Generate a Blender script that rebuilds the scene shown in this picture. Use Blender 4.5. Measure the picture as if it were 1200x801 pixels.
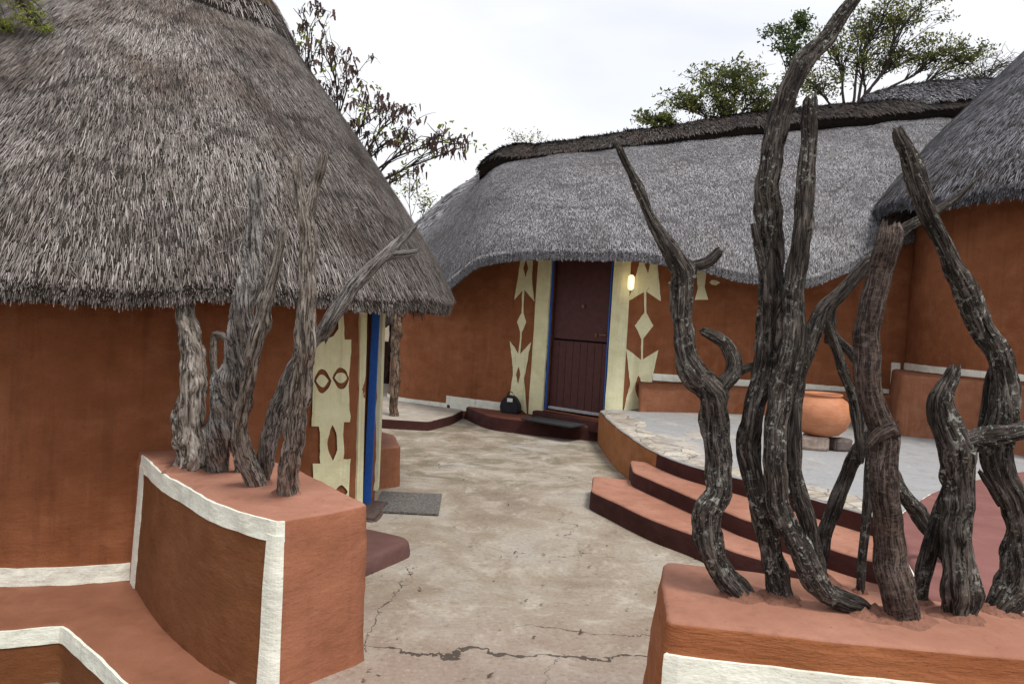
import bpy, bmesh, math, random
import numpy as np
from mathutils import Vector, noise, geometry
random.seed(7); rng = np.random.default_rng(7)
R = math.radians
for o in list(bpy.data.objects): bpy.data.objects.remove(o)
S = bpy.context.scene
C = bpy.data.collections.new("place"); S.collection.children.link(C)

# ------------------------------------------------------------------ camera
EYE = 1.6; FPX = 880.0; PITCH = math.atan(35.5/FPX); ROLL = math.atan(.055)
Fw = Vector((0, math.cos(PITCH), -math.sin(PITCH)))
U0 = Vector((0, math.sin(PITCH), math.cos(PITCH))); R0 = Vector((1, 0, 0))
Rt = R0*math.cos(ROLL)+U0*math.sin(ROLL); Up = U0*math.cos(ROLL)-R0*math.sin(ROLL)
cam = bpy.data.cameras.new('camera'); co = bpy.data.objects.new('camera', cam); C.objects.link(co)
cam.sensor_width = 36; cam.lens = FPX/1200*36; cam.clip_end = 2000; cam.clip_start = .05
from mathutils import Matrix
m = Matrix.Identity(4)
for i in range(3):
    m[i][0] = Rt[i]; m[i][1] = Up[i]; m[i][2] = -Fw[i]
m[2][3] = EYE
co.matrix_world = m
S.camera = co

# ------------------------------------------------------------------ world: bright, thin overcast
SUN_EL, SUN_AZ = R(64), R(140)       # azimuth clockwise from +Y : behind the camera, to its right
w = bpy.data.worlds.new("World"); S.world = w; w.use_nodes = True
nt = w.node_tree; nt.nodes.clear()
def wn(t, **k):
    n = nt.nodes.new(t)
    for a, b in k.items(): setattr(n, a, b)
    return n
out = wn('ShaderNodeOutputWorld'); bg = wn('ShaderNodeBackground'); bg.inputs[1].default_value = .095
sky = wn('ShaderNodeTexSky', sky_type='NISHITA', sun_disc=False, sun_elevation=SUN_EL, sun_rotation=SUN_AZ)
sky.dust_density = 2
tc = wn('ShaderNodeTexCoord'); mp = wn('ShaderNodeMapping'); mp.inputs['Scale'].default_value = (1, 1, 2.6)
no = wn('ShaderNodeTexNoise'); no.inputs['Scale'].default_value = 1.7; no.inputs['Detail'].default_value = 5; no.inputs['Distortion'].default_value = .4
rp = wn('ShaderNodeValToRGB'); rp.color_ramp.elements[0].position = .33; rp.color_ramp.elements[1].position = .62
rp.color_ramp.elements[0].color = (7.2, 7.5, 8.4, 1); rp.color_ramp.elements[1].color = (9.6, 9.6, 9.7, 1)
mx = wn('ShaderNodeMix', data_type='RGBA'); mx.inputs[0].default_value = .86
L = nt.links.new
L(tc.outputs['Generated'], mp.inputs[0]); L(mp.outputs[0], no.inputs[0]); L(no.outputs[0], rp.inputs[0])
L(sky.outputs[0], mx.inputs[6]); L(rp.outputs[0], mx.inputs[7]); L(mx.outputs[2], bg.inputs[0]); L(bg.outputs[0], out.inputs[0])
sd = bpy.data.lights.new('sun', 'SUN'); so = bpy.data.objects.new('sun', sd); C.objects.link(so)
sd.energy = 2.2; sd.angle = R(15); sd.color = (1, .96, .9)
sdir = Vector((math.sin(SUN_AZ)*math.cos(SUN_EL), math.cos(SUN_AZ)*math.cos(SUN_EL), math.sin(SUN_EL)))
so.rotation_euler = sdir.to_track_quat('Z', 'Y').to_euler(); so.location = (0, 0, 30)
S.view_settings.view_transform = 'Standard'; S.view_settings.look = 'None'
S.view_settings.exposure = 0.36; S.view_settings.gamma = 1; S.view_settings.use_curve_mapping = False

# ------------------------------------------------------------------ measuring: pixel of the photograph -> world
def ray(u, v):
    return Fw + Rt*((u-600)/FPX) + Up*((400.5-v)/FPX)
def pz(u, v, z):            # point at height z
    d = ray(u, v); t = (z-EYE)/d.z
    return Vector((0, 0, EYE))+d*t
def pd(u, v, dep):          # point at forward distance dep
    d = ray(u, v); t = dep/d.y
    return Vector((0, 0, EYE))+d*t
def xy(p): return (p.x, p.y)
def fb(x, y, z, o=3): return noise.fractal(Vector((x, y, z)), 1.0, 2.0, o)

# ------------------------------------------------------------------ bookkeeping
def tag(o, label=None, cat=None, group=None, kind=None):
    if label: o['label'] = label
    if cat: o['category'] = cat
    if group: o['group'] = group
    if kind: o['kind'] = kind
    return o
def empty(name, loc=(0, 0, 0)):
    o = bpy.data.objects.new(name, None); C.objects.link(o); o.location = loc; o.empty_display_size = .2
    return o
def mk(name, V, F, mats, parent=None, smooth=True, mi=None):
    me = bpy.data.meshes.new(name); me.from_pydata([tuple(v) for v in V], [], F)
    return fin(name, me, mats, parent, smooth, mi)
def fin(name, me, mats, parent=None, smooth=True, mi=None):
    if not isinstance(mats, (list, tuple)): mats = [mats]
    for m_ in mats: me.materials.append(m_)
    if smooth: me.polygons.foreach_set('use_smooth', [True]*len(me.polygons))
    if mi is not None: me.polygons.foreach_set('material_index', mi)
    me.update()
    o = bpy.data.objects.new(name, me); C.objects.link(o)
    if parent is not None:
        o.parent = parent; o.matrix_parent_inverse = Matrix.Translation(parent.location).inverted()
    return o

# ------------------------------------------------------------------ materials
class M_:
    def __init__(s, name, rough=.85, spec=.25):
        s.m = bpy.data.materials.new(name); s.m.use_nodes = True; s.t = s.m.node_tree
        s.b = s.t.nodes['Principled BSDF']; s.b.inputs['Roughness'].default_value = rough
        s.b.inputs['Specular IOR Level'].default_value = spec
    def n(s, t, **k):
        nd = s.t.nodes.new(t)
        for a, b in k.items(): setattr(nd, a, b)
        return nd
    def put(s, sock, val):
        if hasattr(val, 'is_output') or hasattr(val, 'links'): s.t.links.new(val, sock)
        else: sock.default_value = val
    def pos(s, scale=(1, 1, 1), rot=(0, 0, 0)):
        g = s.n('ShaderNodeNewGeometry'); mp = s.n('ShaderNodeMapping'); mp.inputs['Scale'].default_value = scale; mp.inputs['Rotation'].default_value = rot
        s.put(mp.inputs[0], g.outputs['Position']); return mp.outputs[0]
    def attr(s, name, out='Vector'):
        a = s.n('ShaderNodeAttribute'); a.attribute_name = name; return a.outputs[out]
    def noise(s, vec, scale, detail=4, rough=.55, dist=0):
        q = s.n('ShaderNodeTexNoise'); s.put(q.inputs[0], vec); q.inputs['Scale'].default_value = scale
        q.inputs['Detail'].default_value = detail; q.inputs['Roughness'].default_value = rough; q.inputs['Distortion'].default_value = dist
        return q.outputs[0]
    def vor(s, vec, scale, feature='F1', out=0, rand=1):
        q = s.n('ShaderNodeTexVoronoi', feature=feature); s.put(q.inputs['Vector'], vec); q.inputs['Scale'].default_value = scale
        q.inputs['Randomness'].default_value = rand
        return q.outputs[out]
    def ramp(s, f, stops):
        q = s.n('ShaderNodeValToRGB'); e = q.color_ramp.elements
        while len(e) < len(stops): e.new(.5)
        for i, (p, c) in enumerate(stops):
            e[i].position = p; e[i].color = tuple(c)+(1,) if not isinstance(c, (int, float)) else (c, c, c, 1)
        s.put(q.inputs[0], f); return q.outputs[0]
    def mix(s, f, a, b, mode='MIX'):
        q = s.n('ShaderNodeMix', data_type='RGBA', blend_type=mode); s.put(q.inputs[0], f)
        for i, x in ((6, a), (7, b)):
            s.put(q.inputs[i], tuple(x)+(1,) if isinstance(x, tuple) else x)
        return q.outputs[2]
    def math(s, op, a, b=0, c=None):
        q = s.n('ShaderNodeMath', operation=op); s.put(q.inputs[0], a); s.put(q.inputs[1], b)
        if c is not None: s.put(q.inputs[2], c)
        return q.outputs[0]
    def bump(s, h, strength=.5, dist=.01, prev=None):
        q = s.n('ShaderNodeBump'); q.inputs['Strength'].default_value = strength; q.inputs['Distance'].default_value = dist
        s.put(q.inputs['Height'], h)
        if prev: s.put(q.inputs['Normal'], prev)
        return q.outputs[0]
    def done(s, col, nrm=None, rough=None):
        s.put(s.b.inputs['Base Color'], tuple(col)+(1,) if isinstance(col, tuple) else col)
        if nrm: s.put(s.b.inputs['Normal'], nrm)
        if rough is not None: s.put(s.b.inputs['Roughness'], rough)
        return s.m

def mud(name, a, b, bumpy=.6, speck=.25, wear=None, stretch=(1, 1, 1.5)):
    k = M_(name, .85, .2); p = k.pos(); ps = k.pos(stretch)
    big = k.noise(p, 1.1, 5, .6, .5); mid = k.noise(ps, 5, 5, .6, .2); fine = k.noise(p, 95, 3, .6); lump = k.noise(ps, 15, 4, .55, .2); smear = k.noise(k.pos((1, 1, 5), (.25, .2, 0)), 16, 3, .6, .3)
    c = k.mix(k.ramp(big, [(.34, 0), (.66, 1)]), a, b)
    lighter = tuple(min(1, x*1.18+.008) for x in b); darker = tuple(x*.78 for x in a)
    c = k.mix(k.ramp(mid, [(.5, 0), (.72, .55)]), c, lighter)
    c = k.mix(k.ramp(mid, [(.28, .5), (.46, 0)]), c, darker)
    c = k.mix(k.ramp(fine, [(.3, speck), (.48, 0)]), c, tuple(x*.5 for x in a))
    if wear:
        stk = k.noise(k.pos((5, 5, .35)), 2.2, 5, .65, .3); c = k.mix(k.ramp(stk, [(.54, 0), (.68, .4)]), c, tuple(x*.62 for x in a)); c = k.mix(k.ramp(stk, [(.30, .35), (.42, 0)]), c, wear)
        wv = k.noise(p, 3.1, 6, .7, .8)
        c = k.mix(k.ramp(wv, [(.56, 0), (.70, .45)]), c, wear)
        pits = k.vor(p, 17); c = k.mix(k.ramp(pits, [(.03, .6), (.08, 0)]), c, tuple(x*.35 for x in a))
    n1 = k.bump(mid, bumpy*.45, .03); n2 = k.bump(lump, bumpy*.7, .012, n1); n2 = k.bump(smear, bumpy*.4, .008, n2); n3 = k.bump(fine, bumpy*.5, .003, n2)
    return k.done(c, n3, k.ramp(mid, [(.3, .95), (.7, .75)]))

ORANGE = mud('mud_orange', (.205, .069, .027), (.27, .100, .043), wear=(.31, .14, .078))
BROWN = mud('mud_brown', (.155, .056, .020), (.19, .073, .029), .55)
BENCHO = mud('mud_bench_orange', (.25, .098, .050), (.31, .13, .07), wear=(.38, .2, .13))
PINK = mud('mud_pink', (.31, .138, .088), (.38, .185, .128), .4, .15, wear=(.27, .13, .09))
MAUVE = mud('mud_mauve', (.19, .080, .07), (.23, .10, .088), .3, .15)
ENDF = mud('mud_salmon', (.30, .115, .062), (.36, .150, .085), .6, .2, wear=(.25, .095, .055))
COLLAR = mud('mud_collar', (.16, .075, .05), (.30, .14, .095), 1.6, .6)
MAROON = mud('paint_maroon', (.045, .016, .014), (.065, .022, .019), .5, .2)
STEPBR = mud('mud_step_brown', (.13, .046, .03), (.18, .062, .04), .4, .2)
WHITE = mud('whitewash', (.74, .74, .63), (.80, .81, .71), .7, .12, wear=(.66, .62, .5))
CREAM = mud('cream_paint', (.72, .68, .40), (.78, .75, .50), .6, .1, wear=(.68, .62, .36))
DARKMUD = mud('mud_dark', (.07, .03, .02), (.1, .04, .028))

def thatch_base(name, a, b):
    k = M_(name, .95, .1); p = k.pos(); n1 = k.noise(p, 60, 4, .7); n2 = k.noise(p, 2.2, 4, .6)
    c = k.mix(k.ramp(n1, [(.35, 0), (.65, 1)]), a, b)
    return k.done(c, k.bump(n1, .9, .02))
def straw_mat(name, lo, mid, hi, warm, patch=.5):
    k = M_(name, .75, .25); t = k.attr('tone', 'Fac'); p = k.pos()
    c = k.ramp(t, [(0, lo), (.45, mid), (1, hi)])
    pn = k.noise(p, 1.6, 5, .62, .8)
    c = k.mix(k.ramp(pn, [(.47, 0), (.66, patch)]), c, k.ramp(t, [(0, tuple(x*.5 for x in lo)), (1, warm)]))
    pf = k.noise(k.pos((1, 1, 1)), 6.5, 4, .6)
    c = k.mix(k.ramp(pf, [(.34, .5), (.5, 0)]), c, tuple(x*.6 for x in lo))
    return k.done(c)
TH_BASE = thatch_base('thatch_core', (.02, .016, .013), (.07, .06, .05))
TH_DARK = thatch_base('thatch_dark_core', (.012, .009, .008), (.035, .028, .024))
STRAW_L = straw_mat('straw_weathered', (.03, .023, .019), (.205, .175, .157), (.52, .48, .45), (.21, .145, .11), .7)
STRAW_B = straw_mat('straw_grey', (.085, .08, .085), (.255, .25, .265), (.46, .455, .47), (.33, .29, .26), .35)
STRAW_R = straw_mat('straw_bluegrey', (.035, .034, .037), (.155, .15, .165), (.40, .40, .44), (.14, .12, .11), .4)
STRAW_D = straw_mat('straw_dark', (.018, .014, .013), (.065, .055, .05), (.17, .15, .14), (.13, .06, .03), .5)
STRAW_Y = straw_mat('straw_golden', (.05, .03, .016), (.17, .095, .04), (.32, .21, .10), (.22, .08, .02), .7)

def wood(name, dark, mid, light, lichen=.0, cross=0):
    k = M_(name, .82, .25); g = k.attr('grain')
    mp = k.n('ShaderNodeMapping'); mp.inputs['Scale'].default_value = (1, 1, .55); k.put(mp.inputs[0], g); gs = mp.outputs[0]
    p = k.pos()
    a = k.noise(gs, 1.9, 7, .72, 1.0); f = k.noise(gs, 7, 5, .7, .6); h = k.noise(p, 11, 5, .65, .8); b = k.noise(gs, 2.4, 4, .6, .5)
    c = k.ramp(a, [(.36, dark), (.5, mid), (.66, light)])
    c = k.mix(k.ramp(h, [(.34, .75), (.48, 0)]), c, dark); c = k.mix(k.ramp(h, [(.54, 0), (.7, .6)]), c, light)
    c = k.mix(k.ramp(f, [(.38, .85), (.5, 0)]), c, tuple(x*.4 for x in dark))
    ck = k.ramp(k.math('ABSOLUTE', k.math('SUBTRACT', b, .5)), [(.006, 1), (.035, 0)])
    c = k.mix(k.math('MULTIPLY', ck, .85), c, tuple(x*.2 for x in dark))
    hh = k.math('SUBTRACT', k.math('ADD', k.math('MULTIPLY', a, .8), k.math('MULTIPLY', f, .6)), k.math('MULTIPLY', ck, .45))
    if cross:
        m2 = k.n('ShaderNodeMapping'); m2.inputs['Scale'].default_value = (.5, .5, 7); k.put(m2.inputs[0], g)
        x = k.noise(m2.outputs[0], 3.2, 5, .7, .6); c = k.mix(k.ramp(x, [(.47, 0), (.62, .5)]), c, tuple(v*1.15 for v in light)); hh = k.math('ADD', hh, k.math('MULTIPLY', x, .25))
    if lichen:
        nz = k.noise(p, 4.5, 4, .6, .4); nn = k.noise(p, 48, 6, .66, .5); n2 = k.noise(p, 85, 4, .7)
        mk_ = k.ramp(nz, [(.46-lichen*.08, 0), (.56-lichen*.08, 1)])
        s1 = k.math('MULTIPLY', k.ramp(nn, [(.565, 0), (.585, 1)]), mk_)
        c = k.mix(s1, c, k.mix(n2, (.26, .27, .24), (.58, .58, .52)))
        s3 = k.math('MULTIPLY', k.ramp(n2, [(.61, 0), (.64, .9)]), k.ramp(nz, [(.40, 0), (.5, 1)]))
        c = k.mix(s3, c, (.36, .36, .32)); hh = k.math('ADD', hh, k.math('MULTIPLY', s1, .12))
    n1 = k.bump(hh, 1.0, .022); n2_ = k.bump(k.noise(p, 110, 3), .5, .003, n1)
    return k.done(c, n2_)
WOOD_L = wood('wood_grey_brown', (.17, .135, .108), (.42, .36, .305), (.64, .59, .53))
WOOD_G = wood('wood_silver_grey', (.19, .17, .15), (.43, .40, .375), (.64, .61, .58))
WOOD_D = wood('wood_dark_lichen', (.034, .027, .022), (.115, .094, .080), (.29, .25, .22), .1)
WOOD_M = wood('wood_dark_grey', (.04, .032, .027), (.135, .113, .097), (.32, .28, .245), -.2)
WOOD_P = wood('wood_planed', (.035, .022, .017), (.11, .072, .056), (.24, .18, .155), 0, 1)
WOOD_T = wood('wood_tan', (.12, .075, .05), (.27, .18, .125), (.4, .3, .22))
BARK = wood('bark', (.03, .024, .02), (.075, .06, .05), (.14, .12, .105))

def plain(name, col, rough=.6, var=.15, scale=30, bump=.2, metal=0):
    k = M_(name, rough, .4); p = k.pos(); n = k.noise(p, scale, 4, .6)
    c = k.mix(k.ramp(n, [(.3, 0), (.7, 1)]), tuple(x*(1-var) for x in col), tuple(min(1, x*(1+var)) for x in col))
    k.b.inputs['Metallic'].default_value = metal
    return k.done(c, k.bump(n, bump, .004))
BLUE = plain('blue_paint', (.025, .13, .50), .5)
DOORM = plain('door_maroon', (.075, .022, .02), .55, .2, 14, .25)
DOORD = plain('door_gap', (.012, .006, .006), .8)
SILVER = plain('weathered_metal', (.5, .5, .52), .45, .2, 40, .1, .6)
BRASS = plain('dull_brass', (.22, .12, .07), .4, .2, 40, .1, .8)
BLACK = plain('black_fabric', (.012, .012, .016), .6, .3, 60, .3)
PAPER = plain('white_paper', (.75, .75, .73), .7, .05)
MATM = plain('rubber_mat', (.03, .03, .033), .8, .5, 160, .8)
MATG = plain('grey_doormat', (.13, .12, .11), .95, .75, 75, 1.2)
CLOTH = plain('white_cloth', (.7, .7, .68), .9, .06)
STONE = plain('dark_stone', (.09, .06, .05), .9, .4, 30, .9)
def clay():
    k = M_('terracotta', .6, .3); p = k.pos(); ps = k.pos((1, 1, 7)); n = k.noise(p, 5, 5, .6, .5); r = k.noise(ps, 9, 3, .6)
    c = k.mix(k.ramp(n, [(.3, 0), (.7, 1)]), (.42, .155, .07), (.56, .25, .13)); c = k.mix(k.ramp(r, [(.4, .25), (.55, 0)]), c, (.3, .1, .045))
    return k.done(c, k.bump(r, .35, .006))
CLAY = clay()
BRICK = plain('brick', (.36, .28, .23), .9, .3, 25, .8)
BRICKD = plain('dark_brick', (.13, .1, .09), .9, .3, 25, .8)

def court():
    k = M_('courtyard_concrete', .88, .2); p = k.pos(); sep = k.n('ShaderNodeSeparateXYZ'); k.put(sep.inputs[0], p)
    pst = k.pos((1, 1, 1))
    n1 = k.noise(pst, .9, 6, .66, .8); n2 = k.noise(p, 3.4, 8, .7, .5); n3 = k.noise(p, 38, 4, .7); n4 = k.noise(p, 140, 2, .6)
    c = k.ramp(n1, [(.32, (.225, .18, .138)), (.44, (.29, .237, .18)), (.54, (.345, .30, .243)), (.68, (.37, .345, .31))])
    c = k.mix(k.ramp(n2, [(.52, 0), (.64, .55)]), c, (.50, .45, .38))
    c = k.mix(k.ramp(n2, [(.34, .55), (.46, 0)]), c, (.20, .145, .10))
    # pinkish worn part near the camera and mossy grime in the far part
    yy = k.math('ADD', sep.outputs[1], k.math('MULTIPLY', n2, 1.2))
    c = k.mix(k.ramp(k.math('MULTIPLY', yy, .1), [(.34, .65), (.48, 0)]), c, (.31, .225, .185))
    far = k.ramp(k.math('MULTIPLY', yy, .1), [(.66, 0), (.76, 1)])
    st = k.noise(k.pos((.8, 1.1, 1)), 2.4, 7, .72, .8)
    c = k.mix(k.math('MULTIPLY', far, k.ramp(st, [(.48, 0), (.6, .8)])), c, (.16, .135, .085))
    c = k.mix(k.math('MULTIPLY', far, k.ramp(st, [(.3, .7), (.42, 0)])), c, (.5, .48, .43))
    c = k.mix(k.ramp(n3, [(.34, .5), (.46, 0)]), c, (.17, .13, .10)); c = k.mix(k.ramp(n3, [(.56, 0), (.7, .35)]), c, (.56, .53, .48))
    c = k.mix(k.ramp(n4, [(.3, .35), (.42, 0)]), c, (.1, .08, .06))
    h = k.math('ADD', n2, k.math('MULTIPLY', n3, .35))
    # cracks: wandering lines
    def crack(axis, at, amp, sc, w_, lo, hi, seed):
        m1 = k.n('ShaderNodeMapping'); m1.inputs['Location'].default_value = (seed, seed*.7, 0); k.put(m1.inputs[0], p)
        wv = k.noise(m1.outputs[0], sc, 6, .62)
        a = sep.outputs[axis]; b_ = sep.outputs[1-axis]
        d = k.math('ABSOLUTE', k.math('SUBTRACT', a, k.math('ADD', k.math('MULTIPLY', k.math('SUBTRACT', wv, .5), amp), at)))
        wid = k.math('MULTIPLY', k.ramp(k.noise(m1.outputs[0], 5, 3, .7), [(.42, .25), (.62, 1)]), w_)
        ln = k.math('LESS_THAN', d, wid)
        g1 = k.math('GREATER_THAN', b_, lo); g2 = k.math('LESS_THAN', b_, hi)
        return k.math('MULTIPLY', ln, k.math('MULTIPLY', g1, g2))
    cr = crack(1, 3.43, .55, 1.7, .016, -9, 9, 3.1)
    for a in ((0, -.55, .5, 1.5, .006, 3.4, 4.6, 7.7), (0, .28, .6, 1.9, .005, 2.2, 3.5, 1.9), (1, 3.75, .5, 1.2, .006, .1, 3, 5.3), (1, 5.0, 1.2, 1.3, .004, -.3, 1.6, 9.1), (0, .5, .9, 1.1, .004, 4.8, 6.0, 2.2)):
        cr = k.math('MAXIMUM', cr, crack(*a))
    c = k.mix(k.math('MULTIPLY', cr, .85), c, (.045, .036, .03))
    h = k.math('SUBTRACT', h, k.math('MULTIPLY', cr, 1.6))
    return k.done(c, k.bump(n4, .3, .002, k.bump(h, .55, .012)))
COURT = court()
def paving():
    k = M_('terrace_paving', .85, .25); p = k.pos()
    nd = k.noise(p, 2.5, 3, .5); q = k.n('ShaderNodeVectorMath', operation='ADD'); k.put(q.inputs[0], p)
    mm = k.n('ShaderNodeVectorMath', operation='SCALE'); k.put(mm.inputs[0], nd); mm.inputs['Scale'].default_value = .25
    cmb = k.n('ShaderNodeCombineXYZ'); k.put(cmb.inputs[0], k.math('MULTIPLY', nd, .3)); k.put(cmb.inputs[1], k.math('MULTIPLY', nd, -.3)); k.put(q.inputs[1], cmb.outputs[0])
    e = k.vor(q.outputs[0], 2.0, 'DISTANCE_TO_EDGE'); cell = k.vor(q.outputs[0], 2.0, 'F1', 1)
    n1 = k.noise(p, 1.1, 5, .65, .8); n3 = k.noise(p, 30, 4, .7); n5 = k.noise(p, 5, 7, .7, .6)
    sp = k.n('ShaderNodeSeparateColor'); k.put(sp.inputs[0], cell)
    c = k.ramp(sp.outputs[0], [(0, (.33, .31, .29)), (.4, (.42, .40, .37)), (.7, (.46, .40, .32)), (1, (.35, .345, .345))])
    c = k.mix(k.ramp(n1, [(.36, 0), (.46, .9)]), c, (.31, .315, .32))
    c = k.mix(k.ramp(n5, [(.54, 0), (.64, .45)]), c, (.24, .20, .17)); c = k.mix(k.ramp(n5, [(.34, .45), (.44, 0)]), c, (.48, .46, .43))
    c = k.mix(k.ramp(n3, [(.3, .5), (.45, 0)]), c, (.16, .14, .12))
    j = k.math('MULTIPLY', k.ramp(e, [(.006, 1), (.02, 0)]), k.ramp(n1, [(.42, 1), (.52, 0)]))
    c = k.mix(k.math('MULTIPLY', j, .28), c, (.16, .14, .12))
    h = k.math('SUBTRACT', k.math('ADD', n5, k.math('MULTIPLY', n3, .3)), j)
    return k.done(c, k.bump(h, .5, .012))
PAVE = paving()
def earth():
    k = M_('dry_earth', .95, .1); p = k.pos(); n = k.noise(p, 1.1, 6, .65); f = k.noise(p, 30, 4, .7)
    c = k.ramp(n, [(.3, (.13, .10, .07)), (.7, (.27, .22, .16))]); c = k.mix(k.ramp(f, [(.35, .5), (.5, 0)]), c, (.07, .055, .04))
    return k.done(c, k.bump(f, .7, .02))
EARTH = earth()
def leafm(name, a, b, c3):
    k = M_(name, .6, .3); t = k.attr('tone', 'Fac')
    c = k.ramp(t, [(0, a), (.5, b), (1, c3)])
    k.put(k.b.inputs['Base Color'], c)
    tr = k.n('ShaderNodeBsdfTranslucent'); k.put(tr.inputs[0], c); ms = k.n('ShaderNodeMixShader'); ms.inputs[0].default_value = .3
    o = k.t.nodes['Material Output']; k.t.links.new(k.b.outputs[0], ms.inputs[1]); k.t.links.new(tr.outputs[0], ms.inputs[2]); k.t.links.new(ms.outputs[0], o.inputs[0])
    return k.m
LEAF = leafm('evergreen_leaves', (.035, .06, .016), (.10, .13, .03), (.30, .28, .06))
LEAFG = leafm('dark_leaves', (.025, .055, .02), (.07, .115, .035), (.15, .19, .05))
LEAFY = leafm('yellow_green_leaves', (.10, .14, .02), (.22, .26, .04), (.4, .38, .07))
POD = leafm('brown_pods', (.035, .02, .018), (.085, .048, .042), (.16, .1, .07))

# ------------------------------------------------------------------ geometry helpers
def catmull(P, n=8, closed=False):
    P = [np.array(p, float) for p in P]; N = len(P); out = []
    for i in range(N if closed else N-1):
        if closed: a, b, c, d = P[i-1], P[i], P[(i+1) % N], P[(i+2) % N]
        else: a, b, c, d = P[max(i-1, 0)], P[i], P[i+1], P[min(i+2, N-1)]
        for k in range(n):
            t = k/n
            out.append(.5*((2*b)+(-a+c)*t+(2*a-5*b+4*c-d)*t*t+(-a+3*b-3*c+d)*t**3))
    if not closed: out.append(P[-1])
    return out
class Skin:
    """mud wall following a plan path; outside is on the right of travel"""
    def __init__(s, pts, z0, z1, batter=0, amp=.008, closed=True, ds=.06, thick=None, seed=0, rnd=.03, dz=.06):
        P = [Vector((p[0], p[1])) for p in pts]; s.closed = closed
        if rnd:      # round corners
            Q = []; N = len(P)
            for i in range(N):
                if not closed and i in (0, N-1): Q.append(P[i]); continue
                a, b, c = P[i-1], P[i], P[(i+1) % N]
                d1 = (a-b); d2 = (c-b); r = min(rnd, d1.length*.4, d2.length*.4)
                e1 = b+d1.normalized()*r; e2 = b+d2.normalized()*r
                Q += [e1, e1*.25+b*.5+e2*.25, e2]
            P = Q
        s.P = P; n = len(P); s.cum = [0]
        for i in range(n if closed else n-1): s.cum.append(s.cum[-1]+(P[(i+1) % n]-P[i]).length)
        s.len = s.cum[-1]; s.z0, s.z1, s.batter, s.amp, s.seed, s.ds, s.dz, s.thick = z0, z1, batter, amp, seed, ds, dz, thick; s.top = None
    def at(s, q):
        if s.closed: q = q % s.len
        q = max(0, min(s.len-1e-6, q)); n = len(s.P)
        lo, hi = 0, len(s.cum)-1
        while hi-lo > 1:
            md = (lo+hi)//2
            if s.cum[md] <= q: lo = md
            else: hi = md
        a, b = s.P[lo], s.P[(lo+1) % n]; t = (q-s.cum[lo])/max(1e-9, s.cum[lo+1]-s.cum[lo])
        return a.lerp(b, t), (b-a).normalized()
    def frame(s, q):
        e = .025; p, _ = s.at(q); a, _ = s.at(q-e); b, _ = s.at(q+e); t = (b-a)
        if t.length < 1e-9: t = s.at(q)[1]
        t.normalize(); return p, Vector((t.y, -t.x))
    def pt(s, q, z, off=0):
        p, n = s.frame(q)
        d = s.amp*(fb(p.x*2.1+s.seed, p.y*2.1, z*2.1, 4)) + s.amp*.35*noise.noise(Vector((p.x*13, p.y*13, z*17)))
        k = off+d+s.batter*(1-(z-s.z0)/max(.01, s.z1-s.z0))
        return Vector((p.x+n.x*k, p.y+n.y*k, z))
    def hit(s, u, v):      # where the line of sight meets the wall: (arc length, z)
        d = ray(u, v); best = None; n = len(s.P); a = Vector((d.x, d.y))
        for i in range(len(s.cum)-1):
            p, q = s.P[i], s.P[(i+1) % n]; e = q-p; den = a.x*e.y-a.y*e.x
            if abs(den) < 1e-9: continue
            t = (p.x*e.y-p.y*e.x)/den; k = (p.x*a.y-p.y*a.x)/den
            if 0 <= k <= 1 and t > 0 and (best is None or t < best[0]): best = (t, s.cum[i]+k*(s.cum[i+1]-s.cum[i]))
        if best is None: return None
        return best[1], EYE+d.z*best[0]
    def build(s, name, mats, parent=None, holes=(), cap=True, bevel=.025, topmat=0):
        def samples(a, b, st, extra):
            n = max(1, int(round((b-a)/st))); L_ = [a+(b-a)*i/n for i in range(n+1)]
            for x in extra:
                L_ = [y for y in L_ if abs(y-x) > st*.35 or y in (a, b)]+[x]
            return sorted(L_)
        SS = samples(0, s.len, s.ds, [h[i] for h in holes for i in (0, 1)]); 
        if s.closed: SS = SS[:-1]
        ZZ = samples(s.z0, s.z1-(bevel if cap else 0), s.dz, [h[i] for h in holes for i in (2, 3) if s.z0 < h[i] < s.z1])
        V = []; F = []; mi = []; nS = len(SS)
        def inhole(a, b, c, d):
            m1, m2 = (a+b)/2, (c+d)/2
            return any(h[0] < m1 < h[1] and h[2] < m2 < h[3] for h in holes)
        def grid(off, flip):
            base = len(V)
            for z in ZZ:
                for q in SS: V.append(s.pt(q, z, off))
            for j in range(len(ZZ)-1):
                for i in range(nS if s.closed else nS-1):
                    i2 = (i+1) % nS; q2 = SS[i2] if i2 > i else s.len
                    if inhole(SS[i], q2, ZZ[j], ZZ[j+1]): continue
                    if s.top and ZZ[j] > s.top(SS[i]): continue
                    f = [base+j*nS+i, base+j*nS+i2, base+(j+1)*nS+i2, base+(j+1)*nS+i]
                    F.append(f[::-1] if flip else f); mi.append(0)
            return base
        b0 = grid(0, False)
        if s.thick:
            b1 = grid(-s.thick, True)
            for h in holes:      # reveals
                for q in (h[0], h[1]):
                    i = min(range(nS), key=lambda k_: abs(SS[k_]-q))
                    for j in range(len(ZZ)-1):
                        if h[2] <= (ZZ[j]+ZZ[j+1])/2 <= h[3]:
                            F.append([b0+j*nS+i, b0+(j+1)*nS+i, b1+(j+1)*nS+i, b1+j*nS+i]); mi.append(0)
        if cap and s.closed:
            prev = b0+(len(ZZ)-1)*nS
            for k_ in range(1, 5):
                a = k_/4*math.pi/2; base = len(V)
                for q in SS:
                    V.append(s.pt(q, s.z1-bevel+bevel*math.sin(a)+.004*noise.noise(Vector((q*3, 0, s.seed))), -bevel*(1-math.cos(a))))
                for i in range(nS):
                    F.append([prev+i, prev+(i+1) % nS, base+(i+1) % nS, base+i]); mi.append(topmat if k_ > 1 else 0)
                prev = base
            F.append([prev+i for i in range(nS)]); mi.append(topmat)
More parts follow.
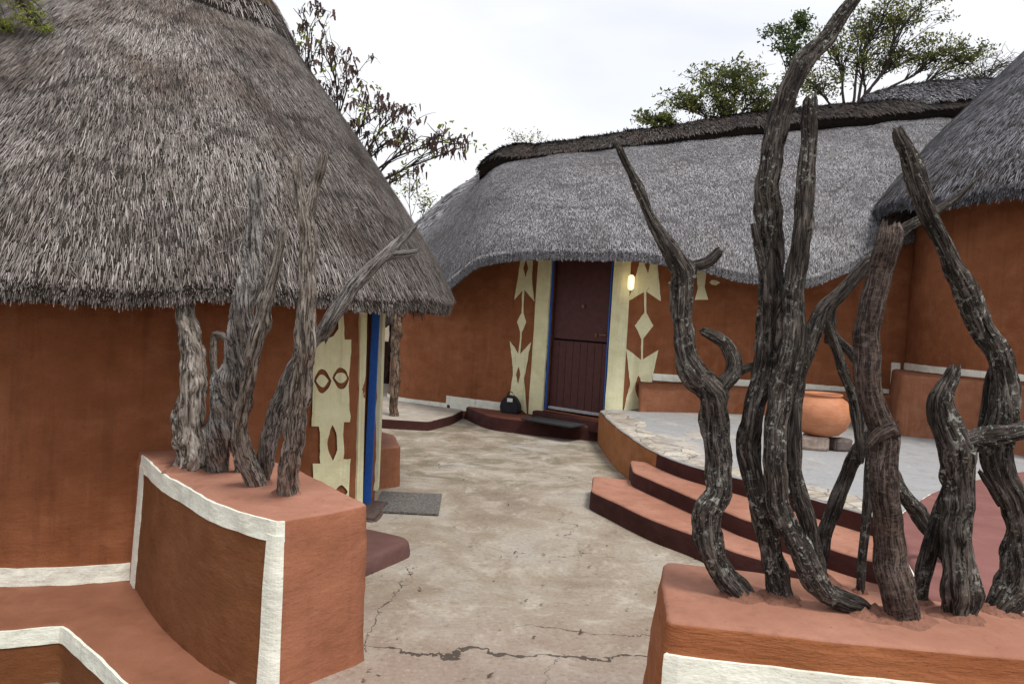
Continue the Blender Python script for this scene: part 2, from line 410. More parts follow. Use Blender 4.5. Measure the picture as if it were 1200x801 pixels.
        return mk(name, V, F, mats, parent, True, mi)
    def band(s, name, mat, fn, q0, q1, parent, th=.006, ds=.03, nz=3):
        """raised paint band; fn(q) -> (zlow, zhigh)"""
        n = max(2, int(abs(q1-q0)/ds)); V = []; F = []
        for i in range(n+1):
            q = q0+(q1-q0)*i/n; a, b = fn(q); a += .004*noise.noise(Vector((q*9, 1, s.seed))); b += .004*noise.noise(Vector((q*9, 7, s.seed)))
            for j in range(nz+1): V.append(s.pt(q, a+(b-a)*j/nz, th))
            V.append(s.pt(q, b, -.01)); V.append(s.pt(q, a, -.01))
        w_ = nz+3
        for i in range(n):
            for j in range(w_): F.append([i*w_+j, (i+1)*w_+j, (i+1)*w_+(j+1) % w_, i*w_+(j+1) % w_])
        F.append(list(range(w_))[::-1]); F.append([n*w_+j for j in range(w_)])
        return mk(name, V, F, mat, parent, False)

def inside(p, poly):
    c = False; n = len(poly)
    for i in range(n):
        a, b = poly[i], poly[i-1]
        if (a[1] > p[1]) != (b[1] > p[1]) and p[0] < (b[0]-a[0])*(p[1]-a[1])/(b[1]-a[1])+a[0]: c = not c
    return c
def painted(skin, name, polys, mat, parent, off=.004, step=.05):
    """paint on a wall: polygons in (arc, z), even-odd"""
    V = []; E = []
    for P in polys:
        b = len(V); n0 = len(P); Q = []
        for i in range(n0):
            a, c = P[i], P[(i+1) % n0]; L_ = math.hypot(c[0]-a[0], c[1]-a[1]); m_ = max(1, int(L_/step))
            for k in range(m_): Q.append((a[0]+(c[0]-a[0])*k/m_, a[1]+(c[1]-a[1])*k/m_))
        V += Q; E += [(b+i, b+(i+1) % len(Q)) for i in range(len(Q))]
    xs = [v[0] for v in V]; ys = [v[1] for v in V]
    x = min(xs)+step/2
    while x < max(xs):
        y = min(ys)+step/2
        while y < max(ys): V.append((x+.003*math.sin(y*90), y)); y += step
        x += step
    V = [(x_+.006*noise.noise(Vector((x_*23, y_*23, 1))), y_+.006*noise.noise(Vector((x_*23, y_*23, 8)))) for x_, y_ in V]
    r = geometry.delaunay_2d_cdt([Vector(v) for v in V], E, [], 0, 1e-5)
    F = []
    for f in r[2]:
        cx = sum(r[0][i].x for i in f)/len(f); cy = sum(r[0][i].y for i in f)/len(f)
        if sum(inside((cx, cy), P) for P in polys) % 2 == 1: F.append(list(f))
    used = sorted({i for f in F for i in f}); mp_ = {k: i for i, k in enumerate(used)}
    F = [[mp_[i] for i in f] for f in F]
    return mk(name, [skin.pt(r[0][k].x, r[0][k].y, off) for k in used], F, mat, parent)
def pxpoly(skin, pts, org=(0, 0), sc=1):
    return [skin.hit(org[0]+p[0]/sc, org[1]+p[1]/sc) for p in pts]

def box(V, F, c, sx, sy, sz, rot=0, tilt=(0, 0)):
    b = len(V); cr, sr = math.cos(rot), math.sin(rot)
    for dz in (-1, 1):
        for dx, dy in ((-1, -1), (1, -1), (1, 1), (-1, 1)):
            x, y = dx*sx/2, dy*sy/2
            V.append((c[0]+x*cr-y*sr, c[1]+x*sr+y*cr, c[2]+dz*sz/2+tilt[0]*x+tilt[1]*y))
    F += [[b+i for i in f] for f in ((3, 2, 1, 0), (4, 5, 6, 7), (0, 1, 5, 4), (1, 2, 6, 5), (2, 3, 7, 6), (3, 0, 4, 7))]
def boxobj(name, c, sx, sy, sz, mat, parent=None, rot=0, bev=.006, rough=0, tilt=(0, 0)):
    V = []; F = []; box(V, F, (0, 0, 0), sx, sy, sz, rot, tilt)
    bm = bmesh.new(); vs = [bm.verts.new(v) for v in V]
    for f in F: bm.faces.new([vs[i] for i in f])
    if bev: bmesh.ops.bevel(bm, geom=bm.edges[:], offset=bev, segments=2, affect='EDGES')
    if rough:
        bmesh.ops.subdivide_edges(bm, edges=bm.edges[:], cuts=4, use_grid_fill=True)
        for v in bm.verts:
            nn = noise.noise_vector(Vector((v.co.x*9+c[0]*7, v.co.y*9, v.co.z*9))); v.co += nn*rough
    me = bpy.data.meshes.new(name); bm.to_mesh(me); bm.free()
    if parent is None:
        o = fin(name, me, mat, None, bool(rough)); o.location = c; return o
    me.transform(Matrix.Translation(c)); return fin(name, me, mat, parent, bool(rough))
def lathe(name, prof, c, mat, parent=None, n=48, wob=0):
    V = []; F = []
    for i, (r, z) in enumerate(prof):
        for k in range(n):
            a = 2*math.pi*k/n; rr = r*(1+wob*noise.noise(Vector((math.cos(a)*1.5, math.sin(a)*1.5, z*4))))
            V.append((c[0]+rr*math.cos(a), c[1]+rr*math.sin(a), c[2]+z))
    for i in range(len(prof)-1):
        for k in range(n): F.append([i*n+k, i*n+(k+1) % n, (i+1)*n+(k+1) % n, (i+1)*n+k])
    F.append([k for k in range(n)][::-1])
    return mk(name, V, F, mat, parent)
def tube_np(acc, pts, rad, sides=6):
    """light tube for twigs"""
    V, F = acc; b = len(V); n = len(pts)
    for i in range(n):
        p = Vector(pts[i]); t = (Vector(pts[min(i+1, n-1)])-Vector(pts[max(i-1, 0)])).normalized()
        a = t.orthogonal().normalized(); c = t.cross(a)
        for k in range(sides):
            an = 2*math.pi*k/sides; V.append(p+(a*math.cos(an)+c*math.sin(an))*rad[i])
    for i in range(n-1):
        for k in range(sides): F.append([b+i*sides+k, b+i*sides+(k+1) % sides, b+(i+1)*sides+(k+1) % sides, b+(i+1)*sides+k])

def gnarl(name, pts, mat, parent=None, seed=0, sides=30, twist=1.5, rough=1.0, step=.012, flare=0, ztip=None):
    """weathered trunk: pts = (x,y,z,r)"""
    P = catmull([tuple(p) for p in pts], 10); nn_ = len(pts)
    lin = [np.array(pts[i], float)*(1-k/10)+np.array(pts[i+1], float)*k/10 for i in range(nn_-1) for k in range(10)]+[np.array(pts[-1], float)]
    P = [a*.45+b*.55 for a, b in zip(P, lin)]
    # resample
    Q = [P[0]]; 
    for p in P[1:]:
        if np.linalg.norm(p[:3]-Q[-1][:3]) > step: Q.append(p)
    P = Q; n = len(P); V = []; F = []; G = []
    ref = Vector((0, -1, 0)); Lc = 0
    rm = max(p[3] for p in P)
    for i in range(n):
        p = Vector(P[i][:3]); t = (Vector(P[min(i+1, n-1)][:3])-Vector(P[max(i-1, 0)][:3])).normalized()
        a = (ref-t*ref.dot(t)).normalized(); ref = a; c = t.cross(a); r = P[i][3]
        if i: Lc += (p-Vector(P[i-1][:3])).length
        wob = noise.noise_vector(Vector((seed*3.1, Lc*6, 0)))*r*.34+noise.noise_vector(Vector((seed*3.1, Lc*17, 5)))*r*.12
        for k in range(sides):
            an = 2*math.pi*k/sides; tw = an+twist*Lc
            x, y = math.cos(tw), math.sin(tw)
            low = noise.noise(Vector((x*.9+seed, y*.9, Lc*5)))*.26+noise.noise(Vector((x*1.6+seed, y*1.6, Lc*14)))*.13
            g1 = noise.noise(Vector((x*2.6+seed, y*2.6, Lc*2.2))); ridge = (1-abs(g1)*2)     # sharp grooves
            g2 = noise.noise(Vector((x*6+seed, y*6, Lc*7))); g3 = 1-abs(noise.noise(Vector((x*4.5+seed*2, y*4.5, Lc*3.5))))*2
            kn = max(0, noise.noise(Vector((x*1.3, y*1.3+seed, Lc*10)))-.22)
            d = 1+rough*(low-.24*max(0, ridge)**4-.12*max(0, g3)**5+.10*g2+.6*kn+.04)
            rr = r*d
            ca, sa = math.cos(an), math.sin(an)
            V.append(p+wob+(a*ca+c*sa)*rr); G.append((x+seed, y, Lc*4.5))
    for i in range(n-1):
        for k in range(sides): F.append([i*sides+k, i*sides+(k+1) % sides, (i+1)*sides+(k+1) % sides, (i+1)*sides+k])
    # jagged broken tip
    t = (Vector(P[-1][:3])-Vector(P[-2][:3])).normalized(); last = (n-1)*sides; r = P[-1][3]
    b = len(V)
    for k in range(sides):
        v = V[last+k]; cc = Vector(P[-1][:3]); V.append(cc+(v-cc)*.72+t*max(r, .008)*(.3+1.5*noise.noise(Vector((k*.45, seed, 3))))); G.append(G[last+k])
    for k in range(sides): F.append([last+k, last+(k+1) % sides, b+(k+1) % sides, b+k])
    V.append(Vector(P[-1][:3])+t*r*.15); G.append((seed, 0, Lc*4.5))
    for k in range(sides): F.append([b+k, b+(k+1) % sides, len(V)-1])
    F.append([k for k in range(sides)][::-1])
    me = bpy.data.meshes.new(name); me.from_pydata([tuple(v) for v in V], [], F)
    at = me.attributes.new('grain', 'FLOAT_VECTOR', 'POINT'); at.data.foreach_set('vector', np.array([tuple(g) for g in G], float).ravel())
    return fin(name, me, mat, parent)

def blades(name, P, D, N, Ln, Wd, tone, mat, parent, lift=.25, wave=True):
    """many thin straws: P root, D direction, N surface normal (numpy n x 3)"""
    n = len(P); T = np.cross(D, N); T /= np.linalg.norm(T, axis=1)[:, None]+1e-9
    W = T*Wd[:, None]/2; tip = P+D*Ln[:, None]+N*(Ln*lift)[:, None]; midp = P+D*(Ln*.5)[:, None]+N*(Ln*lift*.65)[:, None]
    V = np.stack([P-W, P+W, midp-W*.9, midp+W*.9, tip-W*.45, tip+W*.45], 1).reshape(-1, 3)
    b = np.arange(n)*6
    F = np.concatenate([np.stack([b, b+1, b+3, b+2], 1), np.stack([b+2, b+3, b+5, b+4], 1)])
    me = bpy.data.meshes.new(name); me.vertices.add(len(V)); me.vertices.foreach_set('co', V.ravel())
    nf = len(F); me.loops.add(nf*4); me.loops.foreach_set('vertex_index', F.ravel().astype(np.int32))
    me.polygons.add(nf); me.polygons.foreach_set('loop_start', np.arange(nf)*4); me.polygons.foreach_set('loop_total', np.full(nf, 4))
    me.update(calc_edges=True)
    at = me.attributes.new('tone', 'FLOAT', 'POINT'); at.data.foreach_set('value', np.repeat(tone, 6))
    return fin(name, me, mat, parent, False)

class Roof:
    """surface between a closed eave ring E and ring K (numpy), b in 0..1; profile(b) adds height"""
    def __init__(s, E, K, prof, amp=.03):
        s.E, s.K, s.prof, s.n, s.amp = np.array(E), np.array(K), prof, len(E), amp
    def base(s, a, b):
        x = (a % 1)*s.n; i = np.floor(x).astype(int); f = (x-i)[:, None]; i = i % s.n; j = (i+1) % s.n
        e = s.E[i]*(1-f)+s.E[j]*f; k = s.K[i]*(1-f)+s.K[j]*f; bb = b[:, None]
        p = e*(1-bb)+k*bb; p[:, 2] += s.prof(b)
        return p
    def pos(s, a, b):
        p = s.base(a, b)
        if s.amp:
            p[:, 2] += s.amp*(np.sin(p[:, 0]*2.3+p[:, 1]*1.1)*.5+np.sin(p[:, 1]*3.7-p[:, 0]*1.9+1)*.35+np.sin(p[:, 0]*7.1+p[:, 1]*5.3+p[:, 2]*3)*.25)
        return p
    def frame(s, a, b):
        e = 1e-3; p = s.pos(a, b); da = s.pos(a+e, b)-s.pos(a-e, b); db = s.pos(a, b+.01)-s.pos(a, b-.01)
        n = np.cross(da, db); n /= np.linalg.norm(n, axis=1)[:, None]+1e-9; n[n[:, 2] < 0] *= -1
        d = -db/(np.linalg.norm(db, axis=1)[:, None]+1e-9)
        return p, d, n
    def shell(s, name, mat, parent, na=160, nb=24, lip=.11, inw=1.0, rise=.45, b0=0., b1=1., off=0):
        A = np.arange(na)/na; rows = []
        cen = s.K
        for b in np.linspace(b0, b1, nb):
            p, d, n = s.frame(A, np.full(na, b)); rows.append(p+n*off)
        p, d, n = s.frame(A, np.full(na, b0)); up = s.pos(A, np.full(na, min(1, b0+.05)))-p; h = up.copy(); h[:, 2] = 0; h /= np.linalg.norm(h, axis=1)[:, None]+1e-9
        z = np.array([0, 0, 1.]); jag = (rng.random(na)-.5)[:, None]*.01
        under = [p+n*off+h*.015-z*lip*.5, p+n*off+h*.05-z*lip*(1+jag*4), p+h*.16-z*lip*.95, p+h*inw+z*rise]
        rows = under[::-1]+rows
        V = np.concatenate(rows); nr = len(rows); F = []
        for j in range(nr-1):
            for i in range(na): F.append([j*na+i, j*na+(i+1) % na, (j+1)*na+(i+1) % na, (j+1)*na+i])
        F.append([(nr-1)*na+i for i in range(na)])
        return mk(name, V, F, mat, parent)
    def straws(s, name, mat, parent, n, L0, W0, lift=.18, arange=(0, 1), b0=0., b1=1., off=0, fan=.12, bpow=1., tone_mu=.5, curls=.03, swirl=0):
        a = arange[0]+rng.random(n)*(arange[1]-arange[0])
        b = b0+(b1-b0)*(1-(1-rng.random(n))**bpow)
        p, d, nn = s.frame(a, b)
        tt = np.cross(d, nn)
        patch = np.sin(p[:, 0]*3.1+np.sin(p[:, 2]*4)*1.3)*np.sin(p[:, 2]*5.3+p[:, 0]*1.7+p[:, 1])
        ang = rng.normal(0, fan, n)+patch*.05+swirl
        loose = rng.random(n) < curls; ang[loose] += rng.normal(0, .6, loose.sum())
        d2 = d*np.cos(ang)[:, None]+tt*np.sin(ang)[:, None]; d2 /= np.linalg.norm(d2, axis=1)[:, None]
        Ln = L0*(.55+rng.random(n)*.9); Wd = W0*(.55+rng.random(n)*.9)
        tone = np.clip(rng.normal(tone_mu, .25, n)+patch*.12, 0, 1)
        lf = lift*(.3+rng.random(n)*1.2)
        row = np.modf(b*(6 if L0 < .08 else 4)+.25*np.sin(a*41)+.15*np.sin(a*97))[0]; tone = np.clip(tone-.22*((row < .10) & (b > .06)), 0, 1)
        p = p-d2*(Ln*.9-.03)[:, None]+nn*(off-.012+rng.random(n)*.02-lf*Ln*.5)[:, None]
        return blades(name, p, d2, nn, Ln, Wd, tone, mat, parent, lift=lf)
    def fringe(s, name, mat, parent, n, L0, W0, arange=(0, 1), lip=.11, b0=0., off=0, tone_mu=.5):
        a = arange[0]+rng.random(n)*(arange[1]-arange[0]); b = np.full(n, b0)
        p, d, nn = s.frame(a, b); h = s.pos(a, b+.05)-p; h[:, 2] = 0; h /= np.linalg.norm(h, axis=1)[:, None]+1e-9
        k = rng.random(n)[:, None]; z = np.array([0, 0, 1.])
        P = p+nn*(off+.004)-d*(.035*(1-k))+h*(.04*k)-z*(k*lip*.75)
        D = d*(1.-.45*k)-z*(.12+.5*k)+rng.normal(0, .08, (n, 3)); D /= np.linalg.norm(D, axis=1)[:, None]
        N = -h+z*.6*(1-k); N -= D*np.sum(N*D, 1)[:, None]; N /= np.linalg.norm(N, axis=1)[:, None]
        ragged = 1+.25*np.sin(a*s.n*3.1)*np.sin(a*s.n*7.7)
        return blades(name, P, D, N, L0*(.35+rng.random(n))*ragged, W0*(.5+rng.random(n)), np.clip(rng.normal(tone_mu, .25, n)-k[:, 0]*.15, 0, 1), mat, parent, lift=np.full(n, .05))
def thatch(roof, kids, mat, parent_shell, **k): pass
def join(objs, name):
    """merge meshes that share the 'tone' attribute into the first"""
    import itertools
    Vs = []; Fs = []; T = []; off = 0; mats = []; MI = []; SM = []
    for o in objs:
        me = o.data; v = np.empty(len(me.vertices)*3); me.vertices.foreach_get('co', v); v = v.reshape(-1, 3)
        Vs.append(v); li = np.empty(len(me.loops), np.int32); me.loops.foreach_get('vertex_index', li)
        ls = np.empty(len(me.polygons), np.int32); me.polygons.foreach_get('loop_total', ls)
        Fs.append((li+off, ls)); off += len(v)
        t = np.zeros(len(v))
        if 'tone' in me.attributes: me.attributes['tone'].data.foreach_get('value', t)
        T.append(t); m_ = me.materials[0]
        if m_ not in mats: mats.append(m_)
        MI.append(np.full(len(ls), mats.index(m_), np.int32))
    V = np.concatenate(Vs); li = np.concatenate([f[0] for f in Fs]); lt = np.concatenate([f[1] for f in Fs])
    me = bpy.data.meshes.new(name); me.vertices.add(len(V)); me.vertices.foreach_set('co', V.ravel())
    me.loops.add(len(li)); me.loops.foreach_set('vertex_index', li); me.polygons.add(len(lt))
    st = np.concatenate([[0], np.cumsum(lt)[:-1]]).astype(np.int32)
    me.polygons.foreach_set('loop_start', st); me.polygons.foreach_set('loop_total', lt)
    for m_ in mats: me.materials.append(m_)
    me.update(calc_edges=True); me.polygons.foreach_set('material_index', np.concatenate(MI))
    at = me.attributes.new('tone', 'FLOAT', 'POINT'); at.data.foreach_set('value', np.concatenate(T))
    par = objs[0].parent; inv = objs[0].matrix_parent_inverse.copy()
    for o in objs: bpy.data.objects.remove(o)
    o = bpy.data.objects.new(name, me); C.objects.link(o); o.parent = par
    if par: o.matrix_parent_inverse = inv
    return o

# ================================================================== THE GROUND
def sheet(name, pts, z, mat, th=.0):
    V = [(p[0], p[1], z) for p in pts]; return mk(name, V, [list(range(len(V)))], mat, None, False)
g = sheet('ground', [(-400, -400), (400, -400), (400, 400), (-400, 400)], -.27, EARTH); tag(g, kind='structure')
PT = .71        # top of the planter walls
lp = [pz(u, v, PT) for u, v in ((165, 531), (200, 560), (250, 587), (300, 603), (329, 610), (430, 590), (345, 547))]
cy = Skin([(-1.05, -2), (6, -2), (12, 3), (12, 16), (-3, 16), (-3.0, 7.8), (-1.2, 6.2), (-1.2, 5), (-1.6, 3.9), (-1.05, 3.0)], -.3, 0, 0, .01, True, .3, rnd=.05, dz=.1)
o = cy.build('courtyard', [COURT], None, bevel=.02); tag(o, kind='structure')

# ================================================================== LEFT HUT
HC = (-2.93, 5.80); HR = 1.86
circ = lambda c, r, n=72: [(c[0]+r*math.sin(2*math.pi*k/n), c[1]-r*math.cos(2*math.pi*k/n)) for k in range(n)]   # starts facing camera, CCW
hut = empty('thatched_hut', (HC[0], HC[1], 0))
tag(hut, 'nearest ochre mud hut, coarse brownish thatch, cream face pattern beside a blue door frame', 'hut', 'thatched mud huts')
W1 = Skin(circ(HC, HR), -.28, 2.3, .05, .02, True, .06, thick=.16, seed=2, rnd=0)
q = lambda deg: HR*R(deg)
D0, D1 = q(81), q(93.5)
W1.build('wall', [ORANGE], hut, holes=[(D0, D1, .0, 2.2)], cap=False)
# base stripe along the ledge
sA = W1.hit(-120, 690)[0] if W1.hit(-120, 690) else -.3
sB = W1.hit(146, 680)[0]
W1.band('white_band', WHITE, lambda s_: (.0, .095), sB-2.3, sB+.10, hut, .012)
# painted panel, points read in a 1.907x enlargement from (180,180)
Z4 = lambda pts: pxpoly(W1, pts, (180, 180), 1.907)
def almond(cx, cy_, w_, h_, n=10):
    if h_ > w_*1.6: return [(cx+w_*(1-y*y), cy_+h_*y) for y in [-1+2*k/n for k in range(n)]]+[(cx-w_*(1-y*y), cy_+h_*y) for y in [1-2*k/n for k in range(n)]]
    return [(cx+w_*x, cy_+h_*(1-x*x)) for x in [-1+2*k/n for k in range(n)]]+[(cx+w_*x, cy_-h_*(1-x*x)) for x in [1-2*k/n for k in range(n)]]
body = [(404, 335), (419, 335), (419, 415), (433, 415), (431, 480), (426, 598), (412, 598), (410, 680), (425, 680), (421, 770), (345, 745), (345, 690), (362, 690), (360, 608), (344, 608), (346, 560), (348, 420), (372, 415), (395, 408), (404, 390)]
polys = [Z4(body)]
for a in (almond(369, 507, 21, 27), almond(369, 506, 15, 14), almond(412, 501, 19, 24), almond(412, 500, 14, 12), almond(388, 644, 10, 40), almond(407, 752, 12, 14)): polys.append(Z4(a))
painted(W1, 'painted_pattern', polys, CREAM, hut, .012, .04)
W1.band('cream_strip', CREAM, lambda s_: (.02, 2.0), D0-.115, D0-.006, hut, .014, .02)
W1.band('door_pilaster', CREAM, lambda s_: (.12, 2.0), D1+.005, D1+.20, hut, .035, .03)
# blue frame: two posts and a lintel, a half-open inner door
fr = empty('door_frame', (HC[0], HC[1], 0)); fr.parent = hut; fr.matrix_parent_inverse = Matrix.Translation(hut.location).inverted()
for s_, wd_, ins in ((D0+.025, .04, .10), (D1-.025, .04, .03)):
    p = W1.pt(s_, 1, .0); _, n_ = W1.frame(s_); boxobj('post', (p.x-n_.x*ins, p.y-n_.y*ins, 1.02), wd_, .06, 2.0, BLUE, fr, math.atan2(n_.y, n_.x)+math.pi/2, .004)
p = W1.pt((D0+D1)/2, 1, 0); _, n_ = W1.frame((D0+D1)/2)
boxobj('door', (p.x-n_.x*.13, p.y-n_.y*.13, 1.0), D1-D0, .045, 1.95, DOORM, hut, math.atan2(n_.y, n_.x)+math.pi/2)
boxobj('stone_sill', (p.x-n_.x*.02, p.y-n_.y*.02, -.02), D1-D0+.1, .3, .10, STONE, hut, math.atan2(n_.y, n_.x)+math.pi/2, .02, .01)

# roof
def cone_roof(c, top, Re, ze, r1, z1, n=96, tilt=0, bulge=.12):
    E = [(c[0]+Re*math.sin(a), c[1]-Re*math.cos(a), ze+tilt*math.sin(a)+.03*math.sin(3*a+1)+.012*math.sin(11*a)) for a in [2*math.pi*k/n for k in range(n)]]
    K = [(top[0]+r1*math.sin(a), top[1]-r1*math.cos(a), z1) for a in [2*math.pi*k/n for k in range(n)]]
    return Roof(E, K, lambda b: bulge*np.sin(np.pi*np.clip(b, 0, 1))**.8+.10*(1-np.exp(-np.clip(b, 0, 1)*14)))
R1 = cone_roof(HC, (-2.78, 5.8), 2.46, 1.575, .04, 4.42, tilt=.12, bulge=.13)
parts = [R1.shell('thatch_roof', TH_BASE, hut, lip=.10, inw=.75, rise=.35),
         R1.straws('s', STRAW_L, hut, 400000, .075, .0034, .12, (-.30, .34), 0, .72, bpow=1.3, fan=.11, tone_mu=.44, curls=.03),
         R1.straws('s', STRAW_L, hut, 15000, .16, .014, .20, (.34, .70), 0, .8, bpow=1.3),
         R1.fringe('s', STRAW_L, hut, 36000, .038, .004, (-.3, .34), lip=.10),
         R1.fringe('s', STRAW_L, hut, 3000, .12, .012, (.34, .7), lip=.10)]
rf = join(parts, 'thatch_roof')
# cap: a second skirt of thatch round the peak
cp = cone_roof((-2.80, 5.8), (-2.78, 5.8), 1.07, 3.40, .03, 4.7, bulge=.06)
parts = [cp.shell('roof_cap', TH_DARK, rf, na=120, nb=14, lip=.12, inw=.3, rise=.15),
         cp.straws('s', STRAW_L, rf, 30000, .08, .006, .15, (0, 1), 0.05, .8),
         cp.straws('s', STRAW_Y, rf, 1500, .06, .007, .1, (.02, .3), 0.16, .26, off=.008),
         cp.fringe('s', STRAW_D, rf, 14000, .05, .006, (0, 1), lip=.14, tone_mu=.3)]
join(parts, 'roof_cap')

# ================================================================== LEFT PLANTER WALL AND LEDGE
plA = [xy(p) for p in lp[:6]]
corner = lp[4]; 
inner = [xy(lp[6]), (-2.15, 4.75), (-2.5, 4.6)]
PL = Skin(plA+inner, -.02, PT, .03, .012, True, .04, seed=5, rnd=.025, dz=.05)
pl = empty('planter_wall', (-1.35, 3.6, 0)); tag(pl, 'salmon mud planter wall with white painted border left of the path', 'planter wall', 'mud planter walls with branches')
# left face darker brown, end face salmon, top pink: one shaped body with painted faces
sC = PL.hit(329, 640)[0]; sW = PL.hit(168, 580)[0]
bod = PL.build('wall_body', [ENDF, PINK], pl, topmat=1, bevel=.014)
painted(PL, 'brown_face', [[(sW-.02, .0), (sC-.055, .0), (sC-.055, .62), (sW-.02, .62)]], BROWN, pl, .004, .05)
PL.band('white_band', WHITE, lambda s_: (PT-.088, PT-.004), sW-.08, sC+.012, pl, .007)
PL.band('white_band', WHITE, lambda s_: (-.01, PT-.06), sC-.06, sC+.01, pl, .009, .01)
PL.band('white_band', WHITE, lambda s_: (-.01, PT-.06), sW-.08, sW+.02, pl, .009, .01)
lf = [pz(u, v, 0) for u, v in ((-330, 775), (-60, 741), (0, 737), (75, 730), (150, 800), (215, 880), (300, 990))]
LG = Skin([xy(p) for p in lf]+[(-.9, 2.7), (-1.4, 3.7), (-2.2, 4.5), (-3.6, 4.4), (-4.6, 3.6)], -.3, 0.0, .02, .01, True, .05, seed=9, rnd=.04)
lg = empty('mud_ledge', (-2.2, 3.6, 0)); tag(lg, 'low brown mud ledge with white edge stripe at the foot of the left hut wall', 'ledge')
LG.build('ledge_body', [BROWN, mud('mud_ledge_top', (.20, .078, .043), (.25, .105, .06), .35)], lg, topmat=1)
a0 = LG.hit(-100, 750)[0]; a1 = LG.hit(180, 845)[0]
LG.band('white_band', WHITE, lambda s_: (-.085, -.008), a0, a1+.2, lg, .006)

# small things by the left door
def block(name, px, z, z0, mats, label, cat, extra, seed, bev=.03, amp=.01):
    P = [xy(pz(u, v, z)) for u, v in px]+extra
    s_ = Skin(P, z0, z, .015, amp, True, .05, seed=seed, rnd=.05, dz=.05)
    o = s_.build(name, mats, None, topmat=len(mats)-1, bevel=bev); tag(o, label, cat); return o
block('door_step', [(400, 668), (431, 654), (479, 634), (478, 629), (431, 618), (405, 612)], .10, -.01, [mud('step_purple', (.10, .05, .046), (.14, .07, .062), .4)], 'dull purple painted door step at the end of the left planter wall', 'step', [], 11)
block('mud_block', [(405, 525), (436, 524), (470, 521), (464, 509), (434, 501), (405, 499)], .37, -.01, [BENCHO, PINK], 'small salmon mud block behind the cream door pilaster of the left hut', 'mud block', [], 12, .04)
def slab_mat(name, px, z, th, mat, label, cat, group=None):
    P = [pz(u, v, z) for u, v in px]; V = [Vector((p.x, p.y, z+th)) for p in P]+[Vector((p.x, p.y, z)) for p in P]; n = len(P)
    F = [list(range(n)), list(range(n, 2*n))[::-1]]+[[i, i+n, (i+1) % n+n, (i+1) % n][::-1] for i in range(n)]
    bm = bmesh.new(); vs = [bm.verts.new(v) for v in V]
    for f in F: bm.faces.new([vs[i] for i in f])
    bmesh.ops.recalc_face_normals(bm, faces=bm.faces[:]); bmesh.ops.bevel(bm, geom=bm.edges[:], offset=.004, segments=2, affect='EDGES')
    me = bpy.data.meshes.new(name); bm.to_mesh(me); bm.free(); o = fin(name, me, mat, None, False); return tag(o, label, cat, group)
slab_mat('doormat', [(437, 600), (514, 604), (518, 580), (447, 577)], .004, .016, MATG, 'grey speckled doormat lying on the courtyard by the left hut door', 'doormat')

# ================================================================== BACK HUT
bk = empty('thatched_house', (2, 11, 0)); tag(bk, 'long ochre house with smooth grey thatch and maroon door behind the courtyard', 'house', 'thatched mud huts')
Wp = [(-1.7, 13.4), (-1.93, 12.4), (-1.74, 11.7), (-.87, 11.1), (.0, 10.62), (.51, 10.28), (1.27, 9.66), (1.8, 9.72), (2.7, 9.85), (4.2, 9.95), (5.4, 10.0), (6.5, 10.3), (7.5, 12), (7.2, 14.5), (3, 16), (-1, 15)]
Wp = [tuple(p) for p in catmull([Vector(p) for p in Wp], 6, True)]
W2 = Skin(Wp, 0, 2.9, .04, .02, True, .08, thick=.2, seed=21, rnd=0)
dl = W2.hit(641, 440)[0]; dr = W2.hit(712.5, 440)[0]
ZS = .29; ZT = 2.46
W2.top = lambda q_: min(2.9, max(1.75, 2.0+(W2.at(q_)[0].x+1.0)*.62)) if W2.at(q_)[0].y < 12.5 else 1.7
W2.build('wall', [ORANGE], bk, holes=[(dl, dr, ZS, ZT)], cap=False)
Zd = lambda pts: pxpoly(W2, pts, (580, 280), 3.34)
painted(W2, 'painted_pattern', [Zd([(103, 60), (103, 75), (78, 238), (113, 200), (120, 200), (158, 245), (147, 150), (152, 60)]), Zd([(122, 80), (112, 115), (121, 150), (131, 115)]),
    ], CREAM, bk, .006, .05)
painted(W2, 'painted_pattern', [Zd([(111, 198), (119, 198), (116, 288), (127, 325), (110, 365), (105, 448), (147, 402), (121, 540), (133, 683), (62, 630), (76, 530), (63, 398), (98, 448), (103, 362), (90, 325), (108, 288)]),
    Zd([(97, 497), (88, 530), (97, 565), (105, 530)])], CREAM, bk, .008, .05)
painted(W2, 'painted_pattern', [Zd([(567, 60), (562, 100), (520, 242), (583, 206), (592, 206), (648, 243), (630, 60), (610, 60), (608, 90), (597, 135), (582, 90), (580, 60)])], CREAM, bk, .006, .05)
painted(W2, 'painted_pattern', [Zd([(581, 204), (591, 204), (589, 288), (616, 338), (577, 390), (575, 470), (638, 433), (612, 540), (610, 660), (500, 668), (525, 570), (510, 427), (567, 472), (569, 390), (543, 338), (580, 288)]),
    Zd(almond(558, 578, 13, 45))], CREAM, bk, .008, .05)
Z7 = lambda pts: pxpoly(W2, pts, (700, 140), 2.5)
for pp_ in ([(290, 440), (320, 440), (311, 490), (322, 528), (283, 528), (291, 495)], [(333, 470), (345, 471), (358, 478), (345, 486), (333, 483), (326, 478)], [(205, 478), (215, 471), (228, 470), (230, 485), (215, 486)]):
    painted(W2, 'painted_pattern', [Z7(pp_)], CREAM, bk, .006, .05)
def pil(u0, u1, z0):
    a = W2.hit(u0, 440)[0]; b = W2.hit(u1, 440)[0]; W2.band('door_pilaster', CREAM, lambda s_: (z0, 2.6), a, b, bk, .035, .03, 8)
pil(625, 640.5, .2); pil(713, 730.5, .3)
